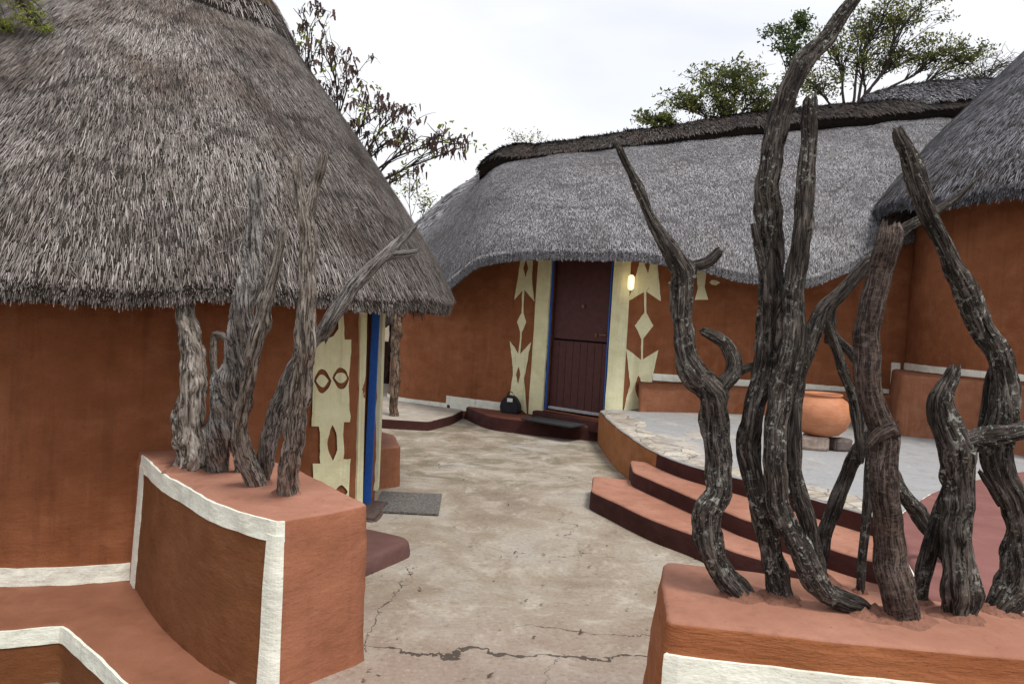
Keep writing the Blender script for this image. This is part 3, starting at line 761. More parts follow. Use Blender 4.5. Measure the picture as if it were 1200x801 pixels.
# white stripe at the wall's foot (left part) and above the bench (right part)
def stripe(skin, u0, vt0, vb0, u1, vt1, vb1, parent, e0=0, e1=0):
    a_, at_ = skin.hit(u0, vt0); _, ab_ = skin.hit(u0, vb0); c_, ct_ = skin.hit(u1, vt1); _, cb_ = skin.hit(u1, vb1)
    f = lambda q_: ((ab_+(cb_-ab_)*(q_-a_)/(c_-a_)), (at_+(ct_-at_)*(q_-a_)/(c_-a_)))
    skin.band('white_stripe', WHITE, f, a_+e0, c_+e1, parent, .008); return a_, c_
stripe(W2, 466, 464, 471, 525, 472, 480, bk, -.5)
stripe(W2, 525, 463, 478, 604, 473, 489, bk)
stripe(W2, 764, 437, 445, 980, 452, 460, bk, 0, 0)
a_, c_ = stripe(W2, 980, 452, 460, 1050, 456, 464, bk)
W2.band('white_stripe', WHITE, lambda s_: (W2.hit(1050, 462)[1], W2.hit(1055, 425)[1]), c_-.10, c_+.02, bk, .012)
# door, in two leaves (stable door), set back in the opening
dc = (W2.pt(dl, 1)+W2.pt(dr, 1))/2; dvec = W2.pt(dr, 1)-W2.pt(dl, 1); drot = math.atan2(dvec.y, dvec.x); dn = Vector((math.sin(drot), -math.cos(drot), 0)); dt = Vector((math.cos(drot), math.sin(drot), 0)); dw = dvec.length
def dpos(x, z, off): v = dc+dt*x-dn*off; return (v.x, v.y, z)
door = empty('door', dpos(0, ZS, .09)); door.parent = bk; door.matrix_parent_inverse = Matrix.Translation(bk.location).inverted()
lw = dw-.06
boxobj('upper_leaf', dpos(0, (1.27+ZT-.03)/2, .09), lw, .045, ZT-.03-1.27, DOORM, door, drot, .006)
nP = 8
V = []; F = []
for i in range(nP): box(V, F, dpos(-lw/2+lw*(i+.5)/nP, (ZS+.04+1.245)/2, .09), lw/nP-.006, .045, 1.245-ZS-.04, drot)
mk('lower_leaf', V, F, DOORM, door, False)
boxobj('backing', dpos(0, (ZS+ZT)/2, .13), lw+.04, .02, ZT-ZS, DOORD, door, drot, 0)
boxobj('threshold_strip', dpos(0, ZS+.03, .055), lw+.02, .03, .04, SILVER, door, drot)
boxobj('handle', dpos(lw/2-.10, 1.36, .035), .12, .02, .02, BRASS, door, drot)
boxobj('lock_plate', dpos(lw/2-.22, 1.35, .06), .04, .012, .06, BRASS, door, drot)
boxobj('knocker', dpos(0.02, 1.72, .05), .05, .03, .04, BRASS, door, drot, .01)
for sx, (a, b) in ((-1, (0, 0)), (1, (0, 0))):
    boxobj('frame_post', dpos(sx*(dw/2-.010)-(.02 if sx > 0 else 0), (ZS+ZT)/2, .012), .018, .03, ZT-ZS, BLUE, door, drot, .003)
# lamp
sl, zl = W2.hit(738, 331); p = W2.pt(sl, zl, .045); _, n_ = W2.frame(sl); rot_ = math.atan2(n_.y, n_.x)+math.pi/2
lamp = empty('wall_lamp', p); tag(lamp, 'lit oval bulkhead lamp on the wall right of the maroon door', 'lamp')
def capsule(name, c, w_, h_, d_, mat, parent):
    bm = bmesh.new(); bmesh.ops.create_uvsphere(bm, u_segments=24, v_segments=16, radius=.5)
    for v in bm.verts:
        v.co.z = v.co.z*w_ + (math.copysign((h_-w_)/2, v.co.z) if abs(v.co.z) > 1e-4 else 0); v.co.x *= w_; v.co.y *= d_
    me = bpy.data.meshes.new(name); bm.to_mesh(me); bm.free(); me.transform(Matrix.Translation(c) @ Matrix.Rotation(rot_, 4, 'Z')); return fin(name, me, mat, parent)
ek = M_('lamp_glass', .3); ek.b.inputs['Emission Color'].default_value = (1, .84, .52, 1); ek.b.inputs['Emission Strength'].default_value = .8; LG_ = ek.done((.8, .75, .6))
capsule('glass', p, .085, .20, .09, LG_, lamp); capsule('base', p-Vector((n_.x, n_.y, 0))*.03, .105, .22, .05, plain('lamp_rim', (.6, .58, .5)), lamp)
pl_ = bpy.data.lights.new('lamp_bulb', 'POINT'); pl_.energy = .5; pl_.color = (1, .75, .35); pl_.shadow_soft_size = .05
po = bpy.data.objects.new('lamp_bulb', pl_); C.objects.link(po); po.location = p+Vector((n_.x, n_.y, 0))*.12; po.parent = lamp; po.matrix_parent_inverse = Matrix.Translation(lamp.location).inverted()

# roof of the back house
Ev = [(432, 384, 12.9), (448, 377, 12.2), (500, 350, 11.0), (530, 332, 10.3), (560, 310, 9.9), (600, 300, 9.45), (650, 300, 9.15), (720, 302, 8.95), (780, 307, 9.0), (830, 316, 9.05), (880, 325, 9.1), (930, 331, 9.15), (965, 328, 9.2), (1000, 313, 9.4), (1035, 297, 9.6), (1080, 275, 10.0), (1150, 260, 10.5)]
Kv = [(583, 196, 12.5)]*4+[(588, 195, 12.4), (605, 192, 12.2), (645, 186, 12.0), (700, 180, 11.9), (760, 170, 11.8), (830, 160, 11.8), (880, 153, 11.8), (940, 145, 11.9), (980, 140, 12.), (1020, 137, 12.1), (1060, 134, 12.2), (1100, 131, 12.3), (1170, 128, 12.4)]
E = [pd(*e)+Vector((0, 0, .08)) for e in Ev]; K = [pd(*k_) for k_ in Kv]
Kr = K[-1]; KL = K[0]
E += [Vector((9.5, 12.5, 3.1)), Vector((8.5, 15.5, 2.6)), Vector((5, 17, 2.3)), Vector((1, 16.8, 2)), Vector((-2, 15.8, 1.7)), Vector((-3.3, 14.4, 1.45))]
K += [Kr, Kr, K[11], K[7], KL, KL]
Ec = catmull(E, 8, True); Kc = catmull(K, 8, True)
for i in range(4*8-4): Kc[i] = np.array(KL)
R2 = Roof(np.array(Ec), np.array(Kc), lambda b: .30*np.sin(np.pi*np.clip(b, 0, 1))**.9+.08*(1-np.exp(-np.clip(b, 0, 1)*20)), .035)
AF = 17/23
parts = [R2.shell('thatch_roof', thatch_base('thatch_core_grey', (.05, .045, .045), (.16, .15, .15)), bk, na=280, nb=26, lip=.12, inw=1.0, rise=.5),
         R2.straws('s', STRAW_B, bk, 330000, .05, .0062, .09, (0, AF), 0, .98, fan=.22, bpow=1.1, curls=.05),
         R2.straws('s', STRAW_B, bk, 9000, .2, .03, .12, (AF, 1), 0, .98),
         R2.fringe('s', STRAW_B, bk, 45000, .04, .007, (0, AF), lip=.12)]
rf2 = join(parts, 'thatch_roof')
# ridge cap: thick dark roll over the ridge line
def ridge(name, path, wid, th, parent, straw, core, n_st, drop):
    P = catmull(path, 10); nseg = len(P); cs = 22; rows = []
    P = [Vector(p) for p in P]
    prof = []
    for k in range(cs):      # closed cross-section across the ridge: (side, height)
        a = k/(cs-1); x = -1+2*a; prof.append((x*wid, th*(1-.15*x*x)-abs(x)**1.5*drop))
    V = []; F = []
    for i in range(nseg):
        t = (P[min(i+1, nseg-1)]-P[max(i-1, 0)]); t.z = 0; t.normalize(); nrm = Vector((t.y, -t.x, 0))
        e = min(1, i/8, (nseg-1-i)/8); sc = math.sqrt(max(.03, 1-(1-e)**2)); wv = 1+.12*noise.noise(Vector((i*.23, 3, th))); 
        top = [P[i]+nrm*x*wv*sc+Vector((0, 0, h*(.5+.5*sc)+.03*noise.noise(Vector((i*.15, x*2, 1))))) for x, h in prof]
        bot = [P[i]+nrm*x*.93*wv*sc+Vector((0, 0, h*(.5+.5*sc)-th*1.0)) for x, h in prof][::-1]
        V += top+bot
    w_ = cs*2
    for i in range(nseg-1):
        for k in range(w_): F.append([i*w_+k, (i+1)*w_+k, (i+1)*w_+(k+1) % w_, i*w_+(k+1) % w_])
    F.append(list(range(w_))); F.append([(nseg-1)*w_+k for k in range(w_)][::-1])
    sh = mk(name, V, F, core, parent)
    VV = np.array([tuple(v) for v in V]).reshape(nseg, w_, 3)
    def S_(i, k):
        i = np.clip(i, 0, nseg-1.001); k = np.clip(k, 0, cs-1.001); a = i.astype(int); b = k.astype(int); fa = (i-a)[:, None]; fb_ = (k-b)[:, None]
        return (VV[a, b]*(1-fa)+VV[a+1, b]*fa)*(1-fb_)+(VV[a, b+1]*(1-fa)+VV[a+1, b+1]*fa)*fb_
    ii = rng.random(n_st)*(nseg-1); kk = (cs-1)*(.5+.5*rng.random(n_st)**.8*np.where(rng.random(n_st) < .8, 1, -1))
    p = S_(ii, kk); sg = np.where(kk > (cs-1)/2, 1., -1.); d = S_(ii, kk+sg*.5)-S_(ii, kk-sg*.5); d /= np.linalg.norm(d, axis=1)[:, None]+1e-9
    ta = S_(ii+.5, kk)-S_(ii-.5, kk); nn = np.cross(ta, d); nn /= np.linalg.norm(nn, axis=1)[:, None]+1e-9; nn[nn[:, 2] < 0] *= -1
    d += rng.normal(0, .13, d.shape); d /= np.linalg.norm(d, axis=1)[:, None]
    b_ = blades('s', p, d, nn, .09*(.5+rng.random(n_st)), .011*(.5+rng.random(n_st)), np.clip(rng.normal(.5, .25, n_st), 0, 1), straw, parent, lift=np.full(n_st, .12))
    return join([sh, b_], name)
rpath = [pd(*k_)+Vector((0, -.1, .0)) for k_ in ((572, 200, 12.5), (600, 186, 12.3), (640, 184, 12.1), (700, 176, 11.95), (760, 167, 11.85), (830, 156, 11.85), (880, 149, 11.85), (940, 142, 11.95), (1000, 138, 12.05), (1060, 132, 12.2), (1120, 128, 12.3), (1200, 124, 12.4))]
ridge('ridge_cap', rpath, .52, .20, rf2, STRAW_D, TH_DARK, 26000, .26)
mpath = [pd(*k_) for k_ in ((1010, 122, 12.6), (1070, 112, 12.6), (1120, 108, 12.6), (1180, 107, 12.7), (1260, 112, 12.8))]
ridge('ridge_mound', mpath, .9, .2, rf2, STRAW_R, TH_DARK, 9000, .5)

# ================================================================== RIGHT HUT
C3 = (7.4, 9.2)
h3 = empty('thatched_hut', (C3[0], C3[1], 0)); tag(h3, 'ochre hut at the right edge whose dark bluish thatch eave juts in', 'hut', 'thatched mud huts')
W3 = Skin(circ(C3, 2.3), 0, 3.5, .03, .02, True, .1, seed=31, rnd=0); W3.build('wall', [ORANGE], h3, cap=False)
stripe(W3, 1070, 426, 434, 1195, 438, 446, h3, -.3, 1.5)
R3 = cone_roof(C3, (7.4, 9.2), 2.86, 3.18, .05, 6.35, tilt=0.0, bulge=.1)
parts = [R3.shell('thatch_roof', TH_BASE, h3, lip=.14, inw=.8, rise=.4),
         R3.straws('s', STRAW_R, h3, 110000, .11, .008, .15, (-.4, .12), 0, .9, fan=.15, bpow=1.3, swirl=0),
         R3.straws('s', STRAW_R, h3, 9000, .2, .03, .2, (.12, .6), 0, .9, bpow=1.3),
         R3.fringe('s', STRAW_R, h3, 20000, .08, .010, (-.4, .12), lip=.14, tone_mu=.4)]
join(parts, 'thatch_roof')

# ================================================================== TERRACE AND STEPS
TZ = .42
tl = [(704, 481), (717, 495), (740, 512), (769, 529)]; te = [(770, 530), (810, 545), (880, 563), (944, 581), (1010, 600), (1045, 610)]
tp = [xy(pz(u, v, TZ)) for u, v in tl+te[1:]]
tp = [tuple(p) for p in catmull([Vector(p) for p in tp], 4)]
ter = empty('raised_terrace', (2, 7, 0)); tag(ter, 'raised stone paved terrace with maroon and pink curved steps in front of the back house', 'terrace')
TE = Skin(tp+[(2.9, 4.4), (4, 3.2), (9, 3), (12, 9), (9, 11), (3, 10.2), (1.3, 9.6), (1.15, 9.42)], -.02, TZ, .01, .01, True, .06, seed=41, rnd=.02)
kq = TE.hit(770, 545)[0]
TE.build('terrace_body', [BROWN, PAVE], ter, topmat=1, bevel=.02)
q9 = TE.hit(1060, 640); q9 = q9[0] if q9 else kq+2
painted(TE, 'ochre_face', [[(TE.hit(705, 495)[0]-.2, 0), (kq, 0), (kq, TZ-.02), (TE.hit(705, 495)[0]-.2, TZ-.02)]], mud('ochre_wall', (.30, .12, .04), (.36, .15, .06), .5), ter, .004)
TE.band('maroon_riser', MAROON, lambda s_: (.24, TZ-.012), kq, kq+3.2, ter, .004)
def step(pxs, z, extra, seed):
    P = [xy(pz(u, v, z)) for u, v in pxs]; P = [tuple(p) for p in catmull([Vector(p) for p in P], 4)]
    s_ = Skin(P+extra, -.02, z, .008, .006, True, .05, seed=seed, rnd=.04)
    o = s_.build('step', [MAROON, PINK], ter, topmat=1, bevel=.02); return o
step([(742, 552), (800, 577), (860, 602), (888, 612), (978, 643), (1031, 658), (1080, 668)], .29, [(3.2, 4.2), (3.2, 6.0), (1.6, 6.75), (1.15, 6.9)], 42)
step([(693, 574), (760, 606), (808, 623), (856, 643), (892, 654), (1000, 687), (1090, 712)], .16, [(3.1, 3.7), (3.1, 5.5), (1.3, 6.6), (.8, 6.75)], 43)

# crazy-paved rim following the edge of the terrace
def rimmat():
    k = M_('flagstone_rim', .85, .25); p = k.pos(); e = k.vor(p, 5.2, 'DISTANCE_TO_EDGE'); sp = k.n('ShaderNodeSeparateColor'); k.put(sp.inputs[0], k.vor(p, 5.2, 'F1', 1)); n = k.noise(p, 9, 6, .7, .4); f = k.noise(p, 45, 4, .7)
    c = k.ramp(sp.outputs[0], [(0, (.27, .24, .21)), (.35, (.46, .39, .30)), (.65, (.36, .33, .30)), (1, (.55, .50, .42))])
    c = k.mix(k.ramp(n, [(.36, .7), (.46, 0)]), c, (.17, .14, .11)); c = k.mix(k.ramp(n, [(.55, 0), (.64, .7)]), c, (.62, .58, .5)); c = k.mix(k.ramp(f, [(.34, .6), (.46, 0)]), c, (.12, .1, .08))
    j = k.ramp(e, [(.01, 1), (.035, 0)]); c = k.mix(k.math('MULTIPLY', j, .6), c, (.15, .125, .1))
    return k.done(c, k.bump(k.math('SUBTRACT', n, j), .7, .012))
RM = []
V = []; F = []; qs = [.06+i*.06 for i in range(int((kq+3.0)/.06))]
for i, q_ in enumerate(qs):
    wd = .34+.16*noise.noise(Vector((q_*1.7, 2, 0)))+.06*noise.noise(Vector((q_*9, 2, 0)))
    for j in range(6):
        v = TE.pt(q_, TZ, -.012-wd*j/5); V.append((v.x, v.y, TZ+(.004 if 0 < j < 5 else -.004)+.003))
for i in range(len(qs)-1):
    for j in range(5): F.append([i*6+j, i*6+j+1, (i+1)*6+j+1, (i+1)*6+j])
mk('flagstone_rim', V, F, rimmat(), ter)

# curved mauve bench wall closing the steps on the right
bp = [(1080, 700), (1074, 672), (1065, 652), (1056, 632), (1050, 614), (1058, 597), (1073, 586), (1089, 577), (1108, 569), (1147, 560), (1200, 551), (1290, 548), (1400, 585), (1500, 690)]
bp = [xy(pz(u, v, .66)) for u, v in bp][::-1]
bp = [tuple(p) for p in catmull([Vector(p) for p in bp], 3)]
MB = Skin(bp[::1], -.02, .66, .02, .008, True, .05, seed=51, rnd=.03)
area = sum(MB.P[i-1].x*MB.P[i].y-MB.P[i].x*MB.P[i-1].y for i in range(len(MB.P)))
if area < 0: MB = Skin(bp[::-1], -.02, .66, .02, .008, True, .05, seed=51, rnd=.03)
mb = empty('curved_bench', (2.2, 3.5, 0)); tag(mb, 'smooth mauve curved mud bench wall behind the dark branches on the right', 'bench')
MB.build('bench_body', [MAUVE], mb, bevel=.03); MB.band('white_band', WHITE, lambda s_: (.56, .64), 0, MB.len*.999, mb)

# ================================================================== BENCHES ALONG THE BACK WALL
def bench(pxs, z, extra, mats, label, seed, cat='bench'):
    P = [xy(pz(u, v, z)) for u, v in pxs]
    s_ = Skin(P+extra, TZ-.03, z, .03, .012, True, .07, seed=seed, rnd=.05)
    o = s_.build('mud_bench', mats, None, topmat=len(mats)-1, bevel=.035); tag(o, label, cat, 'mud benches along the back walls'); return s_
bench([(750, 447), (850, 450), (960, 458), (1050, 463), (1062, 462)], .79, [(5.6, 10.2), (4.2, 10.0), (2.6, 9.75), (1.62, 9.45)], [BENCHO], 'low orange mud bench along the back house wall behind the clay pot', 61)
bench([(1057, 439), (1100, 442), (1145, 446), (1200, 453), (1260, 461)], 1.12, [(8.5, 8.9), (7, 9.2), (5.9, 10.1), (5.2, 10.3)], [BENCHO], 'taller orange mud bench at the right, its top stepping up beside the stripe', 62)

# door platform, door step, veranda floor
DP = [(524, 473), (545, 475), (574, 486), (620, 492), (660, 496), (708, 500)]
P = [xy(pz(u, v, .19)) for u, v in DP]; P = [tuple(p) for p in catmull([Vector(p) for p in P], 4)]
dpk = Skin(P+[(1.6, 9.5), (.6, 10.2), (-.3, 10.9), (-.95, 11.3)], -.02, .19, .02, .01, True, .05, seed=71, rnd=.05)
o = dpk.build('door_platform', [MAROON, STEPBR], None, topmat=1, bevel=.03); tag(o, 'curved dark maroon platform running along the wall below the maroon door', 'platform')
P = [(dc+dt*x-dn*y)[:2] for x, y in ((-dw/2-.06, .0), (dw/2+.1, .0))]
P = [tuple((dc+dt*x+dn*y)[:2]) for x, y in ((-dw/2-.10, .16), (dw/2+.12, .16), (dw/2+.12, -.2), (-dw/2-.10, -.2))]
dps = Skin(P, .12, .27, .01, .006, True, .05, seed=72, rnd=.03)
o = dps.build('door_step', [MAROON], None, bevel=.02); tag(o, 'small maroon door step directly under the maroon door', 'step')
mc = dc+dn*.40-dt*.04
o = boxobj('doormat', (mc.x, mc.y, .205), .80, .36, .022, MATM, None, drot, .006); tag(o, 'black rubber mat on the platform in front of the maroon door', 'doormat')
VD = [(400, 486), (465, 491), (503, 493), (530, 486)]
vdk = Skin([xy(pz(u, v, .13)) for u, v in VD]+[(-.6, 11.4), (-1.5, 12.1), (-2, 14), (-6, 14), (-6, 9.7)], -.02, .13, .01, .008, True, .08, seed=73, rnd=.05)
o = vdk.build('veranda_floor', [MAROON, plain('veranda_cement', (.34, .30, .25), .9, .2, 6, .3)], None, topmat=1, bevel=.02); tag(o, 'low cement veranda floor with maroon edge between the two huts', 'veranda')

# bag
sb_ = W2.hit(606, 470)[0]; pb_, nb_ = W2.frame(sb_); bp_ = Vector((pb_.x+nb_.x*.16, pb_.y+nb_.y*.16, .2)); bag = empty('black_bag', (bp_.x, bp_.y, .19)); tag(bag, 'black bag with a white tag standing on the platform left of the maroon door', 'bag')
bm = bmesh.new(); 
prof_ = [(-.135, 0), (.125, 0), (.15, .06), (.13, .14), (.06, .235), (-.03, .25), (-.11, .2), (-.15, .1)]
for y_, sc in ((-.07, .94), (-.04, 1.02), (.04, 1.02), (.07, .9)):
    vs = [bm.verts.new((x*sc, y_, .12+(z-.12)*sc)) for x, z in prof_]
bm.verts.ensure_lookup_table(); n8 = len(prof_)
for r_ in range(3):
    for k in range(n8): bm.faces.new([bm.verts[r_*n8+k], bm.verts[r_*n8+(k+1) % n8], bm.verts[(r_+1)*n8+(k+1) % n8], bm.verts[(r_+1)*n8+k]])
bm.faces.new([bm.verts[k] for k in range(n8)][::-1]); bm.faces.new([bm.verts[3*n8+k] for k in range(n8)])
bmesh.ops.bevel(bm, geom=bm.edges[:], offset=.012, segments=2, affect='EDGES')
bmesh.ops.recalc_face_normals(bm, faces=bm.faces[:])
me = bpy.data.meshes.new('bag_body'); bm.to_mesh(me); bm.free(); me.transform(Matrix.Translation(bag.location) @ Matrix.Rotation(-.4, 4, 'Z')); fin('bag_body', me, BLACK, bag, False)
acc = ([], []); tube_np(acc, [bag.location+Vector(v) for v in ((-.07, 0, .22), (-.04, -.02, .29), (.0, -.02, .30), (.05, 0, .23))], [.008]*4); mk('handle', *acc, BLACK, bag)
boxobj('white_tag', bag.location+Vector((-.02, -.085, .19)), .075, .008, .05, PAPER, bag, -.2, .001)

# wooden veranda post
vp = [pz(462, 487, .13)]; b_ = vp[0]; z1 = 1.9
def px_path(pts, dep, spread=None, seed=0, wig=.02, lean=0, v0=0):
    o = []
    for i, (u, v, w_) in enumerate(pts):
        d_ = dep if spread is None else dep+spread[0]+(spread[1]-spread[0])*i/(len(pts)-1)
        d_ += wig*noise.noise(Vector((seed*5.3, i*.7, 0)))-lean*min(1, max(0, (v0-v)/190))**.8
        p = pd(u, v, d_); o.append((p.x, p.y, p.z, w_/2/FPX*d_*1.0))
    return o
o = gnarl('veranda_post', px_path([(462, 489, 12), (462, 470, 10), (463, 440, 11), (464, 410, 11), (465, 395, 12), (465, 378, 13), (466, 360, 12)], b_.y, seed=3), WOOD_T, None, 3, 20, rough=.7)
tag(o, 'pale brown wooden post holding the veranda eave between the huts', 'post')

# clay pot on bricks
pp = pz(965, 527, TZ); 
for nm, x, y, s_, mt, lb in (('brick', -.11, -.06, (.27, .13, .13), BRICK, 'pale brick under the left front of the clay pot'), ('brick', .17, -.03, (.18, .13, .12), BRICKD, 'dark broken brick under the right side of the clay pot'), ('brick', .02, .17, (.24, .13, .125), BRICKD, 'brick under the back of the clay pot')):
    o = boxobj(nm, (pp.x+x, pp.y+y+.05, TZ+s_[2]/2), *s_, mt, None, .1*x*10, .01, .006); tag(o, lb, 'brick', 'bricks under the clay pot')
prof = [(.10, 0), (.17, .02), (.235, .08), (.268, .16), (.275, .22), (.262, .29), (.225, .35), (.175, .385), (.165, .395), (.185, .408), (.18, .418), (.155, .412), (.15, .39), (.19, .35), (.22, .3), (.2, .1), (.02, .05)]
pot = lathe('clay_pot', prof, (pp.x+.0, pp.y+.10, TZ+.128), CLAY, None, 56, .02); tag(pot, 'big round terracotta pot on bricks on the terrace', 'pot')

# ================================================================== RIGHT PLANTER WALL
fp = [(780, 727), (900, 739), (1000, 751), (1200, 770), (1330, 783), (1460, 800)]; bpx = [(1480, 748), (1250, 722), (1100, 703), (1000, 687), (892, 669), (777, 657)]
ZR = .72
RP = Skin([xy(pz(u, v, ZR)) for u, v in fp+bpx], -.02, ZR, .07, .012, True, .035, seed=81, rnd=.03, dz=.04)
rp_ = empty('planter_wall', (1.0, 2.4, 0)); tag(rp_, 'salmon topped mud planter wall with tall dark branches, in the right foreground', 'planter wall', 'mud planter walls with branches')
RP.build('wall_body', [mud('mud_rust', (.25, .082, .032), (.31, .115, .046), .9, .3, None, (.6, .6, 3)), PINK], rp_, topmat=1, bevel=.014)
f0 = RP.hit(783, 760)[0]; f1 = RP.hit(1190, 795)[0]
RP.band('white_band', WHITE, lambda s_: (.30, .625), f0+.0, f1+1.0, rp_, .012, .03, 8)

# ================================================================== WEATHERED BRANCHES
def branch_post(label, group, base_px, ztop, main, forks, mat, seed, rough=1., twist=1.5, sides=44, name='branch_post', dd=0, fs=1.):
    dep = pz(base_px[0], base_px[1], ztop).y+dd
    fs = .84 if base_px[0] > 600 else .97
    main = [(u, v, w_*fs) for u, v, w_ in main]
    ln = dict(lean=.42 if (base_px[0] > 252 and base_px[0] < 600) else 0, v0=base_px[1])
    m0 = px_path(main, dep, seed=seed, **ln)
    # sink the foot a little into the planter top
    f = m0[0]; m0 = [(f[0], f[1], ztop-.03, f[3]*1.02)]+m0 if f[2] > ztop-.03 else m0
    o = gnarl(name, m0, mat, None, seed, sides, twist, rough); tag(o, label, 'branch post', group)
    c_ = Vector(m0[0][:3]); r_ = m0[0][3]*(1.35 if base_px[0] > 600 else .95) if label[:7] != 'upright' else .06; Vc = []; Fc = []
    for j, (rr, hh) in enumerate(((1.75, -.004), (1.45, .006), (1.15, .012), (.8, .02), (.3, .02))):
        for k in range(28):
            an = 2*math.pi*k/28; w2 = 1+.38*noise.noise(Vector((math.cos(an)*1.6+seed, math.sin(an)*1.6, 3)))+.15*noise.noise(Vector((math.cos(an)*5+seed, math.sin(an)*5, 3+j)))
            Vc.append((c_.x+r_*rr*.8*w2*math.cos(an), c_.y+r_*rr*.7*w2*math.sin(an), ztop+hh*(1+.9*noise.noise(Vector((k*.7, j, seed))))))
    for j in range(4):
        for k in range(28): Fc.append([j*28+k, j*28+(k+1) % 28, (j+1)*28+(k+1) % 28, (j+1)*28+k])
    mk('mud_collar', Vc, Fc, COLLAR, o)
    for i, fk in enumerate(forks):
        off = 0
        if isinstance(fk[0], (int, float)): off, fk = fk[0], fk[1:]
        fk = [(u, v, w_*fs) for u, v, w_ in fk]
        gnarl('branch', px_path(fk, dep+off, seed=seed+i+.5, **ln), mat, o, seed+10+i, 32, twist, rough)
    return o
GL = 'weathered branches standing on the left planter wall'; GR = 'weathered branches standing on the right planter wall'
branch_post('thick fluted dead trunk disappearing under the eave, leftmost on the left planter wall', GL, (222, 548), PT, [(221, 552, 46), (223, 520, 42), (226, 480, 36), (226, 440, 30), (222, 400, 24), (218, 370, 21), (216, 345, 19)], [], WOOD_L, 1, 1.2, .3, 44)
branch_post('thin crooked twig leaning between the fluted trunk and the twisted grey post', GL, (250, 546), PT, [(248, 550, 10), (250, 500, 9), (251, 450, 9), (249, 415, 9), (251, 392, 9), (262, 394, 9), (274, 405, 8)], [], WOOD_L, 2, .8, 1, 18)
branch_post('tall twisted grey post with split foot beside the fluted trunk on the left planter', GL, (256, 550), PT, [(254, 556, 24), (257, 520, 27), (262, 480, 31), (270, 440, 32), (279, 400, 28), (287, 355, 26), (294, 310, 23), (299, 265, 20), (302, 235, 18), (303, 208, 17)], [[(283, 557, 16), (280, 530, 14), (274, 500, 16), (268, 470, 18)]], WOOD_G, 3, 1., 6)
branch_post('pale brown splintered post with curled foot in the middle of the left planter group', GL, (298, 566), PT, [(303, 572, 24), (294, 555, 24), (284, 530, 22), (282, 500, 18), (287, 465, 18), (294, 430, 18), (301, 395, 19), (308, 365, 19), (316, 335, 15), (324, 305, 13), (328, 283, 12), (330, 268, 10)], [], WOOD_L, 4, 1.2, .5)
branch_post('straight rough barked post with two pronged top, rightmost on the left planter', GL, (337, 577), PT, [(336, 582, 27), (340, 545, 24), (346, 500, 24), (352, 450, 24), (358, 400, 24), (361, 350, 22), (361, 300, 22), (357, 260, 20), (351, 225, 15), (349, 203, 13), (348, 184, 11)], [[(356, 262, 14), (363, 240, 15), (369, 215, 13), (375, 197, 12), (379, 181, 11)]], WOOD_L, 5, .9, .6)
branch_post('smooth grey curved branch leaning right with forked tip over the left hut door', GL, (305, 562), PT, [(305, 566, 18), (311, 538, 21), (318, 508, 22), (327, 475, 22), (337, 448, 20), (352, 420, 18), (368, 398, 17), (382, 384, 18), (398, 360, 18), (415, 335, 17), (434, 315, 16), (452, 300, 14), (468, 285, 11), (486, 265, 7)], [[(445, 304, 12), (462, 298, 11), (478, 296, 10), (491, 294, 8)], [(378, 380, 12), (381, 392, 11), (380, 400, 7)]], WOOD_G, 6, .7, 2, dd=.02)
# right planter
branch_post('gnarled crooked post with a long bare horn, leftmost on the right planter', GR, (860, 697), ZR, [(868, 702, 34), (852, 680, 36), (838, 655, 36), (829, 628, 42), (832, 602, 38), (845, 578, 34), (843, 540, 33), (840, 500, 34), (832, 462, 38), (815, 440, 34), (803, 415, 28), (798, 380, 26), (800, 350, 28), (801, 322, 29), (789, 300, 23), (774, 275, 17), (760, 248, 14), (748, 222, 13), (736, 198, 10), (727, 178, 9), (721, 165, 6)],
    [[(797, 320, 14), (811, 312, 13), (828, 307, 14), (842, 294, 11)], [(826, 470, 26), (845, 452, 22), (857, 436, 22), (858, 420, 20), (850, 403, 16), (838, 394, 14), (821, 386, 10)], [.02, (856, 436, 16), (872, 431, 13), (890, 428, 12), (910, 424, 11)]], WOOD_M, 11, 1.3, .6)
branch_post('tallest dark lichen spotted trunk bending right beyond the top of the frame', GR, (912, 700), ZR, [(912, 705, 38), (908, 675, 36), (903, 640, 31), (894, 600, 29), (884, 560, 28), (875, 525, 28), (880, 490, 27), (890, 450, 30), (902, 400, 33), (908, 350, 34), (907, 300, 33), (904, 255, 33), (899, 218, 33), (904, 180, 29), (911, 145, 28), (922, 108, 28), (938, 76, 27), (962, 50, 23), (985, 22, 19), (1005, -5, 16), (1025, -35, 12)], [[(884, 262, 8), (888, 285, 12), (897, 330, 14), (903, 370, 10)]], WOOD_D, 12, 1.2, .7)
branch_post('upright lichen spotted post with bent foot and flat top beside the tallest trunk', GR, (985, 712), ZR, [(1014, 717, 28), (992, 706, 32), (970, 692, 32), (950, 668, 32), (930, 630, 31), (914, 585, 31), (908, 540, 31), (909, 500, 31), (916, 460, 31), (924, 415, 30), (930, 370, 28), (934, 320, 27), (939, 270, 25), (943, 220, 24), (947, 170, 22), (951, 118, 21)], [], WOOD_D, 13, .9, .5, dd=-.02)
